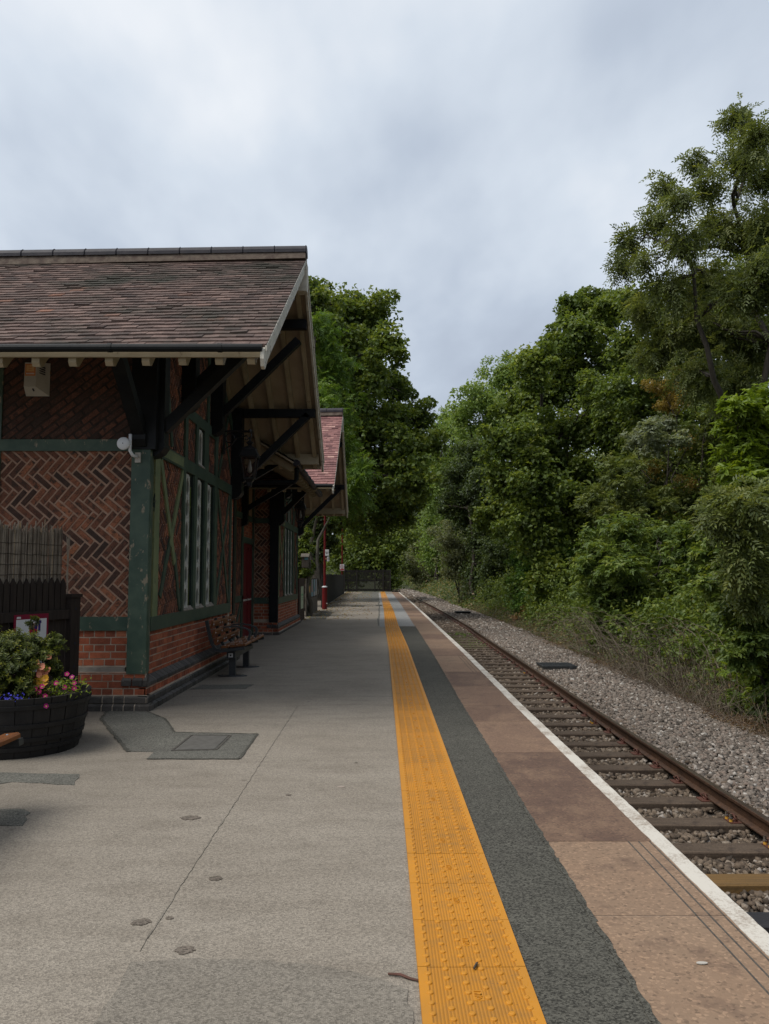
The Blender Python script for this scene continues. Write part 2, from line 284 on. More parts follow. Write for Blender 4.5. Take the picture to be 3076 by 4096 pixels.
# ------------------------------------------------------------------ mesh builder
class MB:
    def __init__(s): s.v = []; s.f = []; s.r = []; s.m = []; s.cur = .5; s.mi = 0; s.smooth = False
    def add(s, vs, fs, r=None, mi=None):
        o = len(s.v); s.v += [tuple(map(float, q)) for q in vs]
        for f in fs:
            s.f.append(tuple(i + o for i in f)); s.r.append(s.cur if r is None else r); s.m.append(s.mi if mi is None else mi)
    def obox(s, c, ax, h, **k):
        c = np.array(c, float); ax = [np.array(a, float) for a in ax]
        vs = [c + ax[0] * h[0] * i + ax[1] * h[1] * j + ax[2] * h[2] * l for i in (-1, 1) for j in (-1, 1) for l in (-1, 1)]
        fs = [(0, 1, 3, 2), (4, 6, 7, 5), (0, 4, 5, 1), (2, 3, 7, 6), (0, 2, 6, 4), (1, 5, 7, 3)]
        if np.dot(np.cross(ax[0], ax[1]), ax[2]) < 0: fs = [f[::-1] for f in fs]
        s.add(vs, fs, **k)
    def box(s, x0, x1, y0, y1, z0, z1, **k):
        s.obox(((x0 + x1) / 2, (y0 + y1) / 2, (z0 + z1) / 2), (V(1, 0, 0), V(0, 1, 0), V(0, 0, 1)), (abs(x1 - x0) / 2, abs(y1 - y0) / 2, abs(z1 - z0) / 2), **k)
    def bar(s, p0, p1, w, h, up=(0, 0, 1), **k):
        p0 = np.array(p0, float); p1 = np.array(p1, float); d = p1 - p0; L = np.linalg.norm(d); d /= L
        a = np.cross(up, d); a /= np.linalg.norm(a); b = np.cross(d, a)
        s.obox((p0 + p1) / 2, (d, a, b), (L / 2, w / 2, h / 2), **k)
    def tube(s, pts, rad, n=8, cap=True, **k):
        pts = [np.array(p, float) for p in pts]; m = len(pts)
        if not hasattr(rad, '__len__'): rad = [rad] * m
        vs = []; prev = None
        for i, p in enumerate(pts):
            t = pts[min(i + 1, m - 1)] - pts[max(i - 1, 0)]; t /= (np.linalg.norm(t) + 1e-9)
            if prev is None:
                a = np.cross(t, V(0, 0, 1))
                if np.linalg.norm(a) < .1: a = np.cross(t, V(1, 0, 0))
            else:
                a = prev - t * np.dot(prev, t)
                if np.linalg.norm(a) < .05: a = np.cross(t, V(.3, .8, .52))
            a /= np.linalg.norm(a); b = np.cross(t, a); prev = a
            for j in range(n):
                q = 2 * math.pi * j / n; vs.append(p + (a * math.cos(q) + b * math.sin(q)) * rad[i])
        fs = [(i * n + j, i * n + (j + 1) % n, (i + 1) * n + (j + 1) % n, (i + 1) * n + j) for i in range(m - 1) for j in range(n)]
        if cap: fs += [tuple(range(n))[::-1], tuple((m - 1) * n + j for j in range(n))]
        s.add(vs, fs, **k)
    def lathe(s, prof, c=(0, 0, 0), n=24, cap=True, a0=0, **k):
        c = np.array(c, float); m = len(prof)
        vs = [c + V(r * math.cos(a0 + 2 * math.pi * j / n), r * math.sin(a0 + 2 * math.pi * j / n), z) for r, z in prof for j in range(n)]
        fs = [(i * n + j, i * n + (j + 1) % n, (i + 1) * n + (j + 1) % n, (i + 1) * n + j) for i in range(m - 1) for j in range(n)]
        if cap: fs += [tuple(range(n))[::-1], tuple((m - 1) * n + j for j in range(n))]
        s.add(vs, fs, **k)
    def prism(s, poly, off, **k):
        """poly: list of 3D pts, extruded by vector off"""
        poly = [np.array(p, float) for p in poly]; off = np.array(off, float); n = len(poly)
        nrm = sum(np.cross(poly[i], poly[(i + 1) % n]) for i in range(n))
        if np.dot(nrm, off) > 0: base = poly[::-1]
        else: base = poly
        vs = base + [p + off for p in base]
        fs = [tuple(range(n)), tuple(range(2 * n - 1, n - 1, -1))] + [(i, n + i, n + (i + 1) % n, (i + 1) % n) for i in range(n)]
        s.add(vs, [f for f in fs], **k)
    def build(s, name, mats, parent=None, smooth=None, loc=None):
        me = bpy.data.meshes.new(name)
        org = np.zeros(3)
        if parent is not None:
            q = parent
            while q is not None: org += np.array(q.location); q = q.parent
        if loc is not None: org = np.array(loc, float)
        va = np.array(s.v, float).reshape(-1, 3) - org
        me.from_pydata(va.tolist(), [], s.f)
        if not isinstance(mats, (list, tuple)): mats = [mats]
        for q in mats: me.materials.append(M[q] if isinstance(q, str) else q)
        me.polygons.foreach_set('material_index', np.array(s.m, dtype=np.int32))
        a = me.attributes.new('rnd', 'FLOAT', 'FACE'); a.data.foreach_set('value', np.array(s.r, dtype=np.float32))
        if smooth if smooth is not None else s.smooth:
            me.polygons.foreach_set('use_smooth', np.ones(len(s.f), dtype=bool))
        me.update()
        o = bpy.data.objects.new(name, me); COL.objects.link(o)
        if parent is not None: o.parent = parent
        if loc is not None: o.location = loc
        return o

def tag(o, label=None, cat=None, group=None, kind=None):
    if label: o['label'] = label
    if cat: o['category'] = cat
    if group: o['group'] = group
    if kind: o['kind'] = kind
    return o
def thing(name, label, cat, loc=(0, 0, 0), group=None):
    o = bpy.data.objects.new(name, None); COL.objects.link(o); o.location = loc; o.empty_display_size = .2
    return tag(o, label, cat, group)
def copytree(o, parent=None):
    c = o.copy(); COL.objects.link(c)
    if parent is not None: c.parent = parent
    for ch in [q for q in bpy.data.objects if q.parent == o]: copytree(ch, c)
    return c
def struct(name, mb, mats, **k): return tag(mb.build(name, mats, **k), kind='structure')
def text(name, body, size, loc, rot, m, parent, ext=.001, align='CENTER', space=1.0):
    cu = bpy.data.curves.new(name, 'FONT'); cu.body = body; cu.size = size; cu.extrude = ext; cu.align_x = align; cu.align_y = 'CENTER'; cu.space_line = space
    cu.materials.append(M[m]); o = bpy.data.objects.new(name, cu); COL.objects.link(o); o.parent = parent
    
    dg = bpy.context.evaluated_depsgraph_get(); me = bpy.data.meshes.new_from_object(o.evaluated_get(dg)); q = bpy.data.objects.new(name, me); COL.objects.link(q); q.parent = parent
    bpy.data.objects.remove(o); q.name = name; q.location = loc; q.rotation_euler = rot; return q

# ------------------------------------------------------------------ camera
VPX, VPY, F_ = 1528., 2302., 3176.
pit = math.atan((VPY - 2048) / F_); yaw = math.atan(10. / F_)
cam = bpy.data.cameras.new('camera'); co = bpy.data.objects.new('camera', cam); COL.objects.link(co)
co.location = (0, 0, 1.45); co.rotation_euler = (math.pi / 2 + pit, 0, -yaw)
cam.sensor_fit = 'VERTICAL'; cam.sensor_height = 36; cam.lens = F_ / 4096 * 36; cam.clip_end = 3000; cam.clip_start = .05
SC.camera = co
def at(dx, dy, Y):       # a place on the photograph (1661 wide) at distance Y, as a point of the scene
    v = dy / .54 - 2048; u = dx / .54 - 1538; cp, sp_ = math.cos(pit), math.sin(pit)
    h = F_ * cp + v * sp_; return V((u / h + math.tan(yaw)) * Y, Y, 1.45 + Y * (F_ * sp_ - v * cp) / h)

# ------------------------------------------------------------------ track line and ground
TY = [0, 13, 20, 30, 38, 47, 63, 86, 120, 164, 220, 400]
TX = [0, 0, .1, .2, .33, .33, .2, -.1, -.65, -1.25, -4, -30]
def tx(y): return np.interp(y, TY, TX)
def ground(x, y):
    x = np.asarray(x, float); y = np.asarray(y, float)
    u = x - tx(y)
    zr = np.where(u < 6.3, -1.23, -1.23 + (u - 6.3) * .42 + np.clip(u - 11, 0, 99) * .15)
    zr = np.minimum(zr, 14 + 1.5 * np.sin(x * .13 + y * .05))
    zl = np.where(y > 71.8, -.45 + np.clip(-x - 3.5, 0, 60) * .22, np.where((x < -4.2) & (y > 26), -.05 + np.clip(-x - 4.5, 0, 60) * .3, -1.4))
    z = np.where(x < 1.2, np.where(y > 71.8, np.where(x > .8, -1.1, zl), zl), zr)
    far = np.clip((y - 130) / 200, 0, 1)
    return z + far * (6 + 10 * np.clip(np.abs(u) / 40, 0, 1))
mb = MB()
xs = np.unique(np.concatenate([np.linspace(-260, -30, 18), np.linspace(-30, -6, 13), np.linspace(-5, 12, 35), np.linspace(13, 40, 19), np.linspace(50, 300, 18)]))
ys = np.unique(np.concatenate([np.linspace(-60, 0, 8), np.linspace(1, 80, 60), np.linspace(83, 160, 24), np.linspace(175, 600, 18)]))
XX, YY = np.meshgrid(xs, ys); ZZ = ground(XX, YY)
vs = np.stack([XX, YY, ZZ], -1).reshape(-1, 3); nx = len(xs)
mb.add(vs, [(j * nx + i, j * nx + i + 1, (j + 1) * nx + i + 1, (j + 1) * nx + i) for j in range(len(ys) - 1) for i in range(nx - 1)])
struct('ground', mb, 'earth', smooth=True)
mb = MB()   # ballast bed sheet under the stones
yy = np.concatenate([np.linspace(-8, 80, 89), np.linspace(84, 170, 40), np.linspace(180, 300, 12)])
us = [1.62, 1.9, 3.72, 3.95, 4.6, 5.6, 6.1, 6.55]; zs = [-1.20, -1.185, -1.185, -1.06, -1.03, -1.06, -1.12, -1.26]
vs = [(u + tx(y), y, z) for y in yy for u, z in zip(us, zs)]; n = len(us)
mb.add(vs, [(j * n + i, j * n + i + 1, (j + 1) * n + i + 1, (j + 1) * n + i) for j in range(len(yy) - 1) for i in range(n - 1)])
struct('track_bed', mb, 'bed', smooth=True)

# ------------------------------------------------------------------ platform
PE = 71.6
sxf = lambda y: np.interp(y, [0, 16, 23, 33, 68], [0, 0, -.05, -.05, -.26])
cxf = lambda y: np.interp(y, [0, 9, 15, 25, 40, 70], [0, .01, .05, .06, .07, -.04])
mb = MB(); mb.box(-14, 1.50, -8, PE, -1.35, -.001); struct('platform', mb, 'asphalt')
def strip(name, x0f, x1f, y0, y1, z, m, step=1.0, jag=0., th=.02):
    mb = MB(); ys_ = np.arange(y0, y1 + 1e-6, step)
    L = [(x0f(y) + (R.rand() - .5) * jag, y) for y in ys_]; Rr = [(x1f(y) + (R.rand() - .5) * jag, y) for y in ys_]
    n = len(ys_)
    vs = [(x, y, z) for x, y in L] + [(x, y, z) for x, y in Rr] + [(x, y, z - th) for x, y in L] + [(x, y, z - th) for x, y in Rr]
    fs = []
    for i in range(n - 1):
        fs += [(i, n + i, n + i + 1, i + 1), (2 * n + i, i, i + 1, 2 * n + i + 1), (n + i, 3 * n + i, 3 * n + i + 1, n + i + 1)]
    mb.add(vs, fs); return struct(name, mb, m)
strip('asphalt_band', lambda y: .52 + sxf(y), lambda y: .895 + cxf(y), 1, 22.9, .003, 'asphalt_dark', .12, .022)
strip('asphalt_band', lambda y: .52 + sxf(y), lambda y: .885 + cxf(y), 22.95, 62, .003, 'asphalt_pale', .5, .012)
strip('asphalt_band', lambda y: .52 + sxf(y), lambda y: .885 + cxf(y), 62.05, PE, .003, 'asphalt_old', .5, .012)
strip('asphalt_band', lambda y: -.02 + sxf(y), lambda y: .13 + sxf(y), 22.5, 66, .003, 'asphalt_pale', .5, .012)
strip('crack_seal', lambda y: -.085 + sxf(y) + .015 * math.sin(y * .9), lambda y: -.04 + sxf(y) + .015 * math.sin(y * .9), 23, 60, .0065, 'asphalt_patch', .5, .03)
strip('surface_joint', lambda y: -.9425, lambda y: -.9395, 3.2, 9, .002, 'asphalt_old', .05, .012)
strip('asphalt_band', lambda y: -1.9 + .2 * math.sin(y * .3), lambda y: -.16 + sxf(y) * .5, 44, PE, .003, 'asphalt_patch', .4, .15)  # darker band paints the tree shade over the far platform end
def patch(name, pts, z, m, jag=.012, sub=.06):
    out = []
    for i, p in enumerate(pts):
        q = pts[(i + 1) % len(pts)]; n = max(1, int(math.hypot(q[0] - p[0], q[1] - p[1]) / sub))
        for k in range(n):
            t = k / n; out.append((p[0] + (q[0] - p[0]) * t + (R.rand() - .5) * jag, p[1] + (q[1] - p[1]) * t + (R.rand() - .5) * jag, z - .02))
    mb = MB(); mb.prism(out, (0, 0, .02)); return struct(name, mb, m)
cov = [(-2.95, 8.70), (-2.50, 8.62), (-2.2, 8.2), (-1.92, 7.5), (-1.14, 7.42), (-1.13, 6.43), (-1.865, 6.43), (-1.875, 6.69), (-2.09, 6.69), (-2.5, 7.5), (-2.85, 8.2)]
patch('asphalt_patch', cov, .003, 'asphalt_patch')
def seam(pts, w=.03, z=.005):
    mb = MB()
    for p, q in zip(pts[:-1], pts[1:]):
        n = max(2, int(math.hypot(q[0] - p[0], q[1] - p[1]) / .05)); d = V(q[0] - p[0], q[1] - p[1], 0); d /= np.linalg.norm(d); s = V(-d[1], d[0], 0)
        pp = [V(p[0] + (q[0] - p[0]) * k / n, p[1] + (q[1] - p[1]) * k / n, z) for k in range(n + 1)]
        a = [x + s * w * (.25 + .6 * R.rand()) for x in pp]; b_ = [x - s * w * (.25 + .6 * R.rand()) for x in pp]
        mb.add(a + b_, [(i, n + 1 + i, n + 2 + i, i + 1) for i in range(n)])
    return struct('patch_seam', mb, 'asphalt_dark')
seam([(-2.95, 8.70), (-2.85, 8.2), (-2.5, 7.5), (-2.09, 6.69)])
seam([(-2.50, 8.62), (-2.2, 8.2), (-1.92, 7.5), (-1.14, 7.42), (-1.13, 6.43), (-1.865, 6.43)], .02)
patch('asphalt_patch', [(-.937, 3.11), (-.70, 3.14), (-.42, 3.12), (-.22, 3.08), (0, 2.98), (.09, 2.9), (.12, 2.2), (-.93, 2.2)], .003, 'asphalt_old', .02)
patch('asphalt_patch', [(-3.1, 5.64), (-2.75, 5.66), (-2.6, 5.72), (-2.14, 5.65), (-2.2, 5.95), (-2.7, 5.99), (-3.1, 6.0)], .003, 'asphalt_patch', .03)
patch('asphalt_patch', [(-2.6, 4.75), (-2.1, 4.76), (-2.16, 5.0), (-2.23, 5.08), (-2.6, 5.1)], .003, 'asphalt_patch', .03)
patch('asphalt_patch', [(-2.45, 10.3), (-1.75, 10.35), (-1.72, 10.75), (-2.4, 10.7)], .003, 'asphalt_patch', .03)
patch('asphalt_patch', [(-2.5, 27), (-1.9, 26.5), (-1.9, 31.5), (-2.4, 32.5)], .003, 'asphalt_dark', .08, .3)
patch('asphalt_patch', [(-1.45, 37.2), (-.85, 37.2), (-.85, 38.6), (-1.45, 38.6)], .003, 'asphalt_dark', .03)
patch('asphalt_patch', [(-.3, 38.2), (.0, 38.2), (.0, 39.4), (-.3, 39.4)], .003, 'asphalt_dark', .03)
def blot(x, y, r, m='asphalt_dark'):
    pts = [(x + r * (1 + .45 * (R.rand() - .5)) * 1.25 * math.cos(a), y + r * (1 + .45 * (R.rand() - .5)) * math.sin(a)) for a in np.linspace(0, 2 * math.pi, 23)[:-1]]
    mb = MB(); mb.prism([(a, b_, -.0005) for a, b_ in pts], (0, 0, .003)); return struct('stain', mb, m)
for x, y, r in ((-1.15, 4.90, .055), (-.80, 3.94, .033), (-1.01, 3.46, .04), (-.765, 3.21, .038), (-.90, 3.5, .018), (-.62, 5.4, .02), (-.2, 6.3, .012)):
    blot(x, y, r * .8, 'stain')
blot(-.28, 5.60, .02, 'joint_pale'); blot(-.62, 3.06, .05, 'asphalt')

seam([(.886 + float(cxf(q)), q) for q in np.arange(2.2, 23, .25)], .021, .0072)
# tactile paving: slabs with flat margins and six rows of blisters
mb = MB()
y = 2.256 - .4 * 3
slabs = []
while y < PE - .5:
    x0 = .131 + float(sxf(y)); x1 = x0 + .4; h = .008 + R.rand() * .0015
    mb.box(x0, x1, y + .0018, y + .3982, -.02, h, mi=0, r=R.rand())
    if y < 22:
        mb.box(x0 + .0005, x0 + .034, y + .002, y + .398, h - .001, h + .0025, mi=1); mb.box(x1 - .034, x1 - .0005, y + .002, y + .398, h - .001, h + .0025, mi=1)
    slabs.append((x0, y, h)); y += .4
n = 10; ca = [(math.cos(2 * math.pi * j / n), math.sin(2 * math.pi * j / n)) for j in range(n)]
def dome(x, y, z, r=.0125, hh=.0055):
    vs = [(x + r * a, y + r * b_, z) for a, b_ in ca] + [(x + r * .88 * a, y + r * .88 * b_, z + hh * .75) for a, b_ in ca] + [(x + r * .6 * a, y + r * .6 * b_, z + hh) for a, b_ in ca]
    fs = [(i * n + j, i * n + (j + 1) % n, (i + 1) * n + (j + 1) % n, (i + 1) * n + j) for i in range(2) for j in range(n)] + [tuple(2 * n + j for j in range(n))]
    mb.add(vs, fs, mi=1)
for (x0, y, h) in slabs:
    if y < 1.8 or y > 40: continue
    for c in range(6):
        for r_ in range(6): dome(x0 + .036 + c * .0656, y + .0167 + r_ * .0667 + (.0333 if c % 2 else 0), h)
    if y < 14:   # the maker's raised mark: a bar, a hook and a ring
        cx, cy, z = x0 + .2, y + .2, h
        mb.box(cx - .019, cx + .019, cy - .034, cy + .034, z - .001, z + .0012, mi=1)
        for b0 in ((-.012, .012, .022, .0255), (-.012, .012, .0, .0035), (.0085, .012, .0, .016), (-.012, -.002, .009, .012), (-.012, .014, -.010, -.0065)): mb.box(cx + b0[0], cx + b0[1], cy + b0[2], cy + b0[3], z + .0011, z + .0045, mi=1)
        mb.tube([(cx + .001 + .009 * math.cos(a), cy - .019 + .007 * math.sin(a), z + .003) for a in np.linspace(0, 2 * math.pi, 13)], .0018, 5, False, mi=1)
struct('tactile_paving', mb, ['yellow', 'yellow_edge'])

# coping slabs, grooves and the painted white edge
js = [1.2, 2.55, 3.51, 4.46, 5.6, 6.65, 8.05, 9.0, 10.55, 12.1, 13.3, 14.5]
while js[-1] < PE - 1: js.append(js[-1] + 1.0 + R.rand() * .6)
js[-1] = PE
tone = {0: .95, 1: .95, 2: .85, 3: .12, 4: .10, 5: .45, 6: .25, 7: .38, 8: .12, 9: .55, 10: .7}
mb = MB()
for k, (a, b_) in enumerate(zip(js[:-1], js[1:])):
    t = tone.get(k, .2 + .55 * R.rand()); g = .004
    if a in (5.6,): g = .0
    ca0, cb0 = float(cxf(a)), float(cxf(b_)); z = .003 + R.rand() * .0015
    top = [(.885 + ca0, a + g, z), (1.558 + ca0, a + g, z), (1.558 + cb0, b_ - g, z), (.885 + cb0, b_ - g, z)]
    mb.prism([(x, y, z - .16) for x, y, z in top], (0, 0, .16), r=t)
    if k in (1, 2, 9, 10):
        for gx in (1.335, 1.392, 1.452): mb.box(gx + ca0, gx + .008 + ca0, a + g, b_ - g, z - .002, z + .0008, mi=1)
    mb.box(.9 + cb0, 1.55 + cb0, b_ - .012, b_ + .012, -.05, .0015, mi=2 if k in (5, 6, 7, 8, 10) or R.rand() < .4 else 1)
struct('platform_coping', mb, ['coping', 'joint', 'joint_pale'])
strip('edge_line', lambda y: 1.468 + cxf(y), lambda y: 1.561 + cxf(y), 1.2, PE, .0062, 'whiteline', .06, .005, .03)

# ------------------------------------------------------------------ rails and sleepers
prof = [(-.07, 0), (.07, 0), (.07, .012), (.012, .03), (.010, .115), (.035, .125), (.036, .152), (.03, .159), (-.03, .159), (-.036, .152), (-.035, .125), (-.010, .115), (-.012, .03), (-.07, .012)]
ry = np.concatenate([np.linspace(-6, 80, 44), np.linspace(84, 170, 30), np.linspace(180, 300, 10)])
for xr, lab in ((2.255, 'nearer rusty steel rail, tucked below the platform edge'), (3.76, 'farther rusty steel rail, clipped to the sleepers beside the clean grey ballast')):
    mb = MB(); n = len(prof)
    vs = [(xr + .0 + px + tx(y), y, -1.074 + pz) for y in ry for px, pz in prof]
    for i in range(len(ry) - 1):
        for j in range(n):
            mb.add([], []); mb.f.append((i * n + j, i * n + (j + 1) % n, (i + 1) * n + (j + 1) % n, (i + 1) * n + j)); mb.r.append(.5); mb.m.append(1 if j == 7 else 0)
    mb.v = vs
    tag(mb.build('rail', ['rail', 'railtop']), lab, 'rail', 'rails of the single track')
def make_sleeper(mk, bolts, y):
    o = thing('sleeper', 'x', 'sleeper', (3.01 + tx(y), y, -1.09))
    mb = MB(); hx, hy, hz = 1.28, .125, .075
    for k in range(12):
        x0 = -hx + k * 2 * hx / 12; x1 = x0 + 2 * hx / 12
        mb.add([(x0, -hy, -hz), (x1, -hy, -hz), (x1, -hy, hz - .012), (x0, -hy, hz - .012), (x0, -hy + .012, hz), (x1, -hy + .012, hz), (x1, hy - .012, hz), (x0, hy - .012, hz), (x1, hy, hz - .012), (x0, hy, hz - .012), (x1, hy, -hz), (x0, hy, -hz)],
               [(0, 1, 2, 3), (3, 2, 5, 4), (4, 5, 6, 7), (7, 6, 8, 9), (9, 8, 10, 11)])
    mb.box(-hx - .001, -hx, -hy, hy, -hz, hz - .012); mb.box(hx, hx + .001, -hy, hy, -hz, hz - .012)
    mb.v = [(a, b_, c - .07) for a, b_, c in mb.v]
    q = mb.build('beam', mk, loc=(0, 0, 0)); q.parent = o
    for s in (-1, 1):
        mb = MB(); x = s * .752
        mb.box(x - .17, x + .17, -.085, .085, .003, .016)
        q = mb.build('baseplate', 'clip', loc=(0, 0, 0)); q.parent = o
        mb = MB(); cx = x - s * .10
        a = np.linspace(.4, 2 * math.pi - .4, 12)
        mb.tube([(cx + .012 * math.sin(t * 2), .042 * math.cos(t) - .02, .045 + .026 * math.sin(t)) for t in a], .0095, 6)
        mb.tube([(cx, .045, .02), (cx - .02 * s, .075, .05), (cx + .02 * s, .07, .06), (cx + .055 * s, .05, .03)], .0095, 6)
        q = mb.build('clip', 'clip', loc=(0, 0, 0), smooth=True); q.parent = o
        if bolts:
            for dy in (-.05, .05):
                mb = MB(); mb.lathe([(.018, .016), (.018, .045)], (x - s * .15, dy, 0), 8, mi=1); mb.lathe([(.024, .045), (.024, .058), (.016, .058), (.016, .09)], (x - s * .15, dy, 0), 6, mi=0)
                q = mb.build('bolt', ['stud', 'boltyellow'], loc=(0, 0, 0)); q.parent = o
    return o
protos = {}
kinds = {0: ('sleeper_black', 0), 1: ('sleeper_new', 0), 2: ('sleeper', 1), 3: ('sleeper', 1), 10: ('sleeper', 1), 19: ('sleeper', 1)}
words = ['first', 'second', 'third', 'fourth', 'fifth', 'sixth', 'seventh', 'eighth', 'ninth', 'tenth', 'eleventh', 'twelfth', 'thirteenth', 'fourteenth', 'fifteenth', 'sixteenth', 'seventeenth', 'eighteenth', 'nineteenth', 'twentieth']
for k in range(76):
    y = 6.1 + .78 * k + (R.rand() - .5) * .05
    kd = kinds.get(k, ('sleeper', 0))
    if kd in protos:
        o = copytree(protos[kd]); o.location = (3.01 + tx(y) + (R.rand() - .5) * .06, y, -1.09 - R.rand() * .012)
    else: o = protos[kd] = make_sleeper(kd[0], kd[1], y)
    o.rotation_euler.z = (R.rand() - .5) * .02
    if k == 0: o['label'] = 'blackened sleeper nearest the camera in front of the yellowish one'
    elif k == 1: o['label'] = 'newer yellowish timber sleeper, the only one of that colour'
    elif kd[1]: o['label'] = {2: 'brown sleeper with bright bolts next to the yellowish sleeper', 3: 'brown sleeper with bright bolts, second beyond the yellowish sleeper', 10: 'sleeper with bright bolts level with the grated box beside the rail', 19: 'far sleeper with bright bolts before the mossy patch'}[k]
    elif k < 21: o['label'] = 'weathered brown sleeper, %s from the platform corner nearest the camera' % words[k - 1] if k < 21 else ''
    else: o['label'] = 'distant brown sleeper half sunk in dirty ballast beyond the grated box'
    o['group'] = 'distant sunken sleepers' if k >= 21 else 'timber sleepers of the track'

# ------------------------------------------------------------------ ballast stones
t_ = (1 + 5 ** .5) / 2
ico = np.array([(-1, t_, 0), (1, t_, 0), (-1, -t_, 0), (1, -t_, 0), (0, -1, t_), (0, 1, t_), (0, -1, -t_), (0, 1, -t_), (t_, 0, -1), (t_, 0, 1), (-t_, 0, -1), (-t_, 0, 1)]) / math.sqrt(1 + t_ * t_)
icf = np.array([(0, 11, 5), (0, 5, 1), (0, 1, 7), (0, 7, 10), (0, 10, 11), (1, 5, 9), (5, 11, 4), (11, 10, 2), (10, 7, 6), (7, 1, 8), (3, 9, 4), (3, 4, 2), (3, 2, 6), (3, 6, 8), (3, 8, 9), (4, 9, 5), (2, 4, 11), (6, 2, 10), (8, 6, 7), (9, 8, 1)])
def rotmats(n):
    q = R.randn(n, 4); q /= np.linalg.norm(q, axis=1)[:, None]; w, x, y, z = q.T
    return np.stack([1 - 2 * (y * y + z * z), 2 * (x * y - z * w), 2 * (x * z + y * w), 2 * (x * y + z * w), 1 - 2 * (x * x + z * z), 2 * (y * z - x * w), 2 * (x * z - y * w), 2 * (y * z + x * w), 1 - 2 * (x * x + y * y)], 1).reshape(n, 3, 3)
def rawmesh(name, vs, fs, nv, rnd, mats, mi=None, parent=None, smooth=False):
    """vs (n,3) float; fs flat loops with nv verts per face"""
    me = bpy.data.meshes.new(name); nf = len(fs) // nv
    me.vertices.add(len(vs)); me.vertices.foreach_set('co', vs.astype(np.float32).ravel())
    me.loops.add(len(fs)); me.loops.foreach_set('vertex_index', fs.astype(np.int32))
    me.polygons.add(nf); me.polygons.foreach_set('loop_start', np.arange(0, len(fs), nv, dtype=np.int32))
    for q in mats: me.materials.append(M[q])
    if mi is not None: me.polygons.foreach_set('material_index', mi.astype(np.int32))
    a = me.attributes.new('rnd', 'FLOAT', 'FACE'); a.data.foreach_set('value', rnd.astype(np.float32))
    if smooth: me.polygons.foreach_set('use_smooth', np.ones(nf, bool))
    me.update(calc_edges=True); me.validate()
    o = bpy.data.objects.new(name, me); COL.objects.link(o)
    if parent is not None:
        o.parent = parent; o.location = -np.array(parent.location)
    return o
def bedz(u): return np.interp(u, us, zs)
def scatter(u0, u1, y0, y1, n):
    return u0 + (u1 - u0) * R.rand(n), y0 + (y1 - y0) * R.rand(n)
Pn = []; Sn = []; Mn = []
for (u0, u1, y0, y1, den, size, k) in ((1.66, 3.71, 5.2, 16, 620, .029, 1), (3.82, 6.45, 6.5, 18, 640, .029, 0), (1.66, 3.71, 16, 34, 330, .036, 1), (3.84, 6.5, 18, 36, 340, .037, 0), (1.7, 3.71, 34, 75, 110, .055, 1), (3.84, 6.5, 36, 80, 120, .058, 0), (1.7, 6.3, 75, 150, 22, .12, 0)):
    n = int((u1 - u0) * (y1 - y0) * den); u, y = scatter(u0, u1, y0, y1, n)
    d = (y - 6.1) / .78; on = np.abs(d - np.round(d)) * .78 < (.135 if k == 1 else -1)
    keep = ~on | (R.rand(n) < .03); u, y = u[keep], y[keep]
    z = bedz(u) + R.rand(len(u)) * size * .9 + (.02 if k == 1 else .015) - size * .1
    kk = np.full(len(u), k); kk = np.where((k == 0) & (R.rand(len(u)) < np.clip((4.25 - u) * .9, 0, 1)), 1, kk)
    Pn.append(np.stack([u + tx(y), y, z], 1)); Sn.append(np.full((len(u), 1), size)); Mn.append(kk)
Pn = np.concatenate(Pn); Sn = np.concatenate(Sn); Mn = np.concatenate(Mn)
mo = (np.abs(Pn[:, 1] - 32) < 4.2) & (np.abs(Pn[:, 0] - 3.25) < .62) & (R.rand(len(Pn)) < .75)
Mn = np.where(mo, 2, Mn)
def stones2():
    ico = np.array([(a, b_, c) for a in (-1, 1) for b_ in (-1, 1) for c in (-1, 1)]) * .68
    icf = np.array([(0, 1, 3), (0, 3, 2), (4, 6, 7), (4, 7, 5), (0, 4, 5), (0, 5, 1), (2, 3, 7), (2, 7, 6), (0, 2, 6), (0, 6, 4), (1, 5, 7), (1, 7, 3)])
    n = len(Pn); sc = (Sn * (.6 + .8 * R.rand(n, 1)))[:, None, :] * (.65 + .7 * R.rand(n, 1, 3))
    v = (ico[None] + (R.rand(n, 8, 3) - .5) * .75) * sc
    v = np.einsum('nij,nkj->nki', rotmats(n), v); v[:, :, 2] *= .8; v += Pn[:, None, :]
    f = (icf[None] + (np.arange(n) * 8)[:, None, None]).ravel()
    return tag(rawmesh('ballast', v.reshape(-1, 3), f, 3, np.repeat(R.rand(n) ** .9, 12), ['stonegrey', 'stonebrown', 'moss'], np.repeat(Mn, 12)), kind='stuff')
stones2()
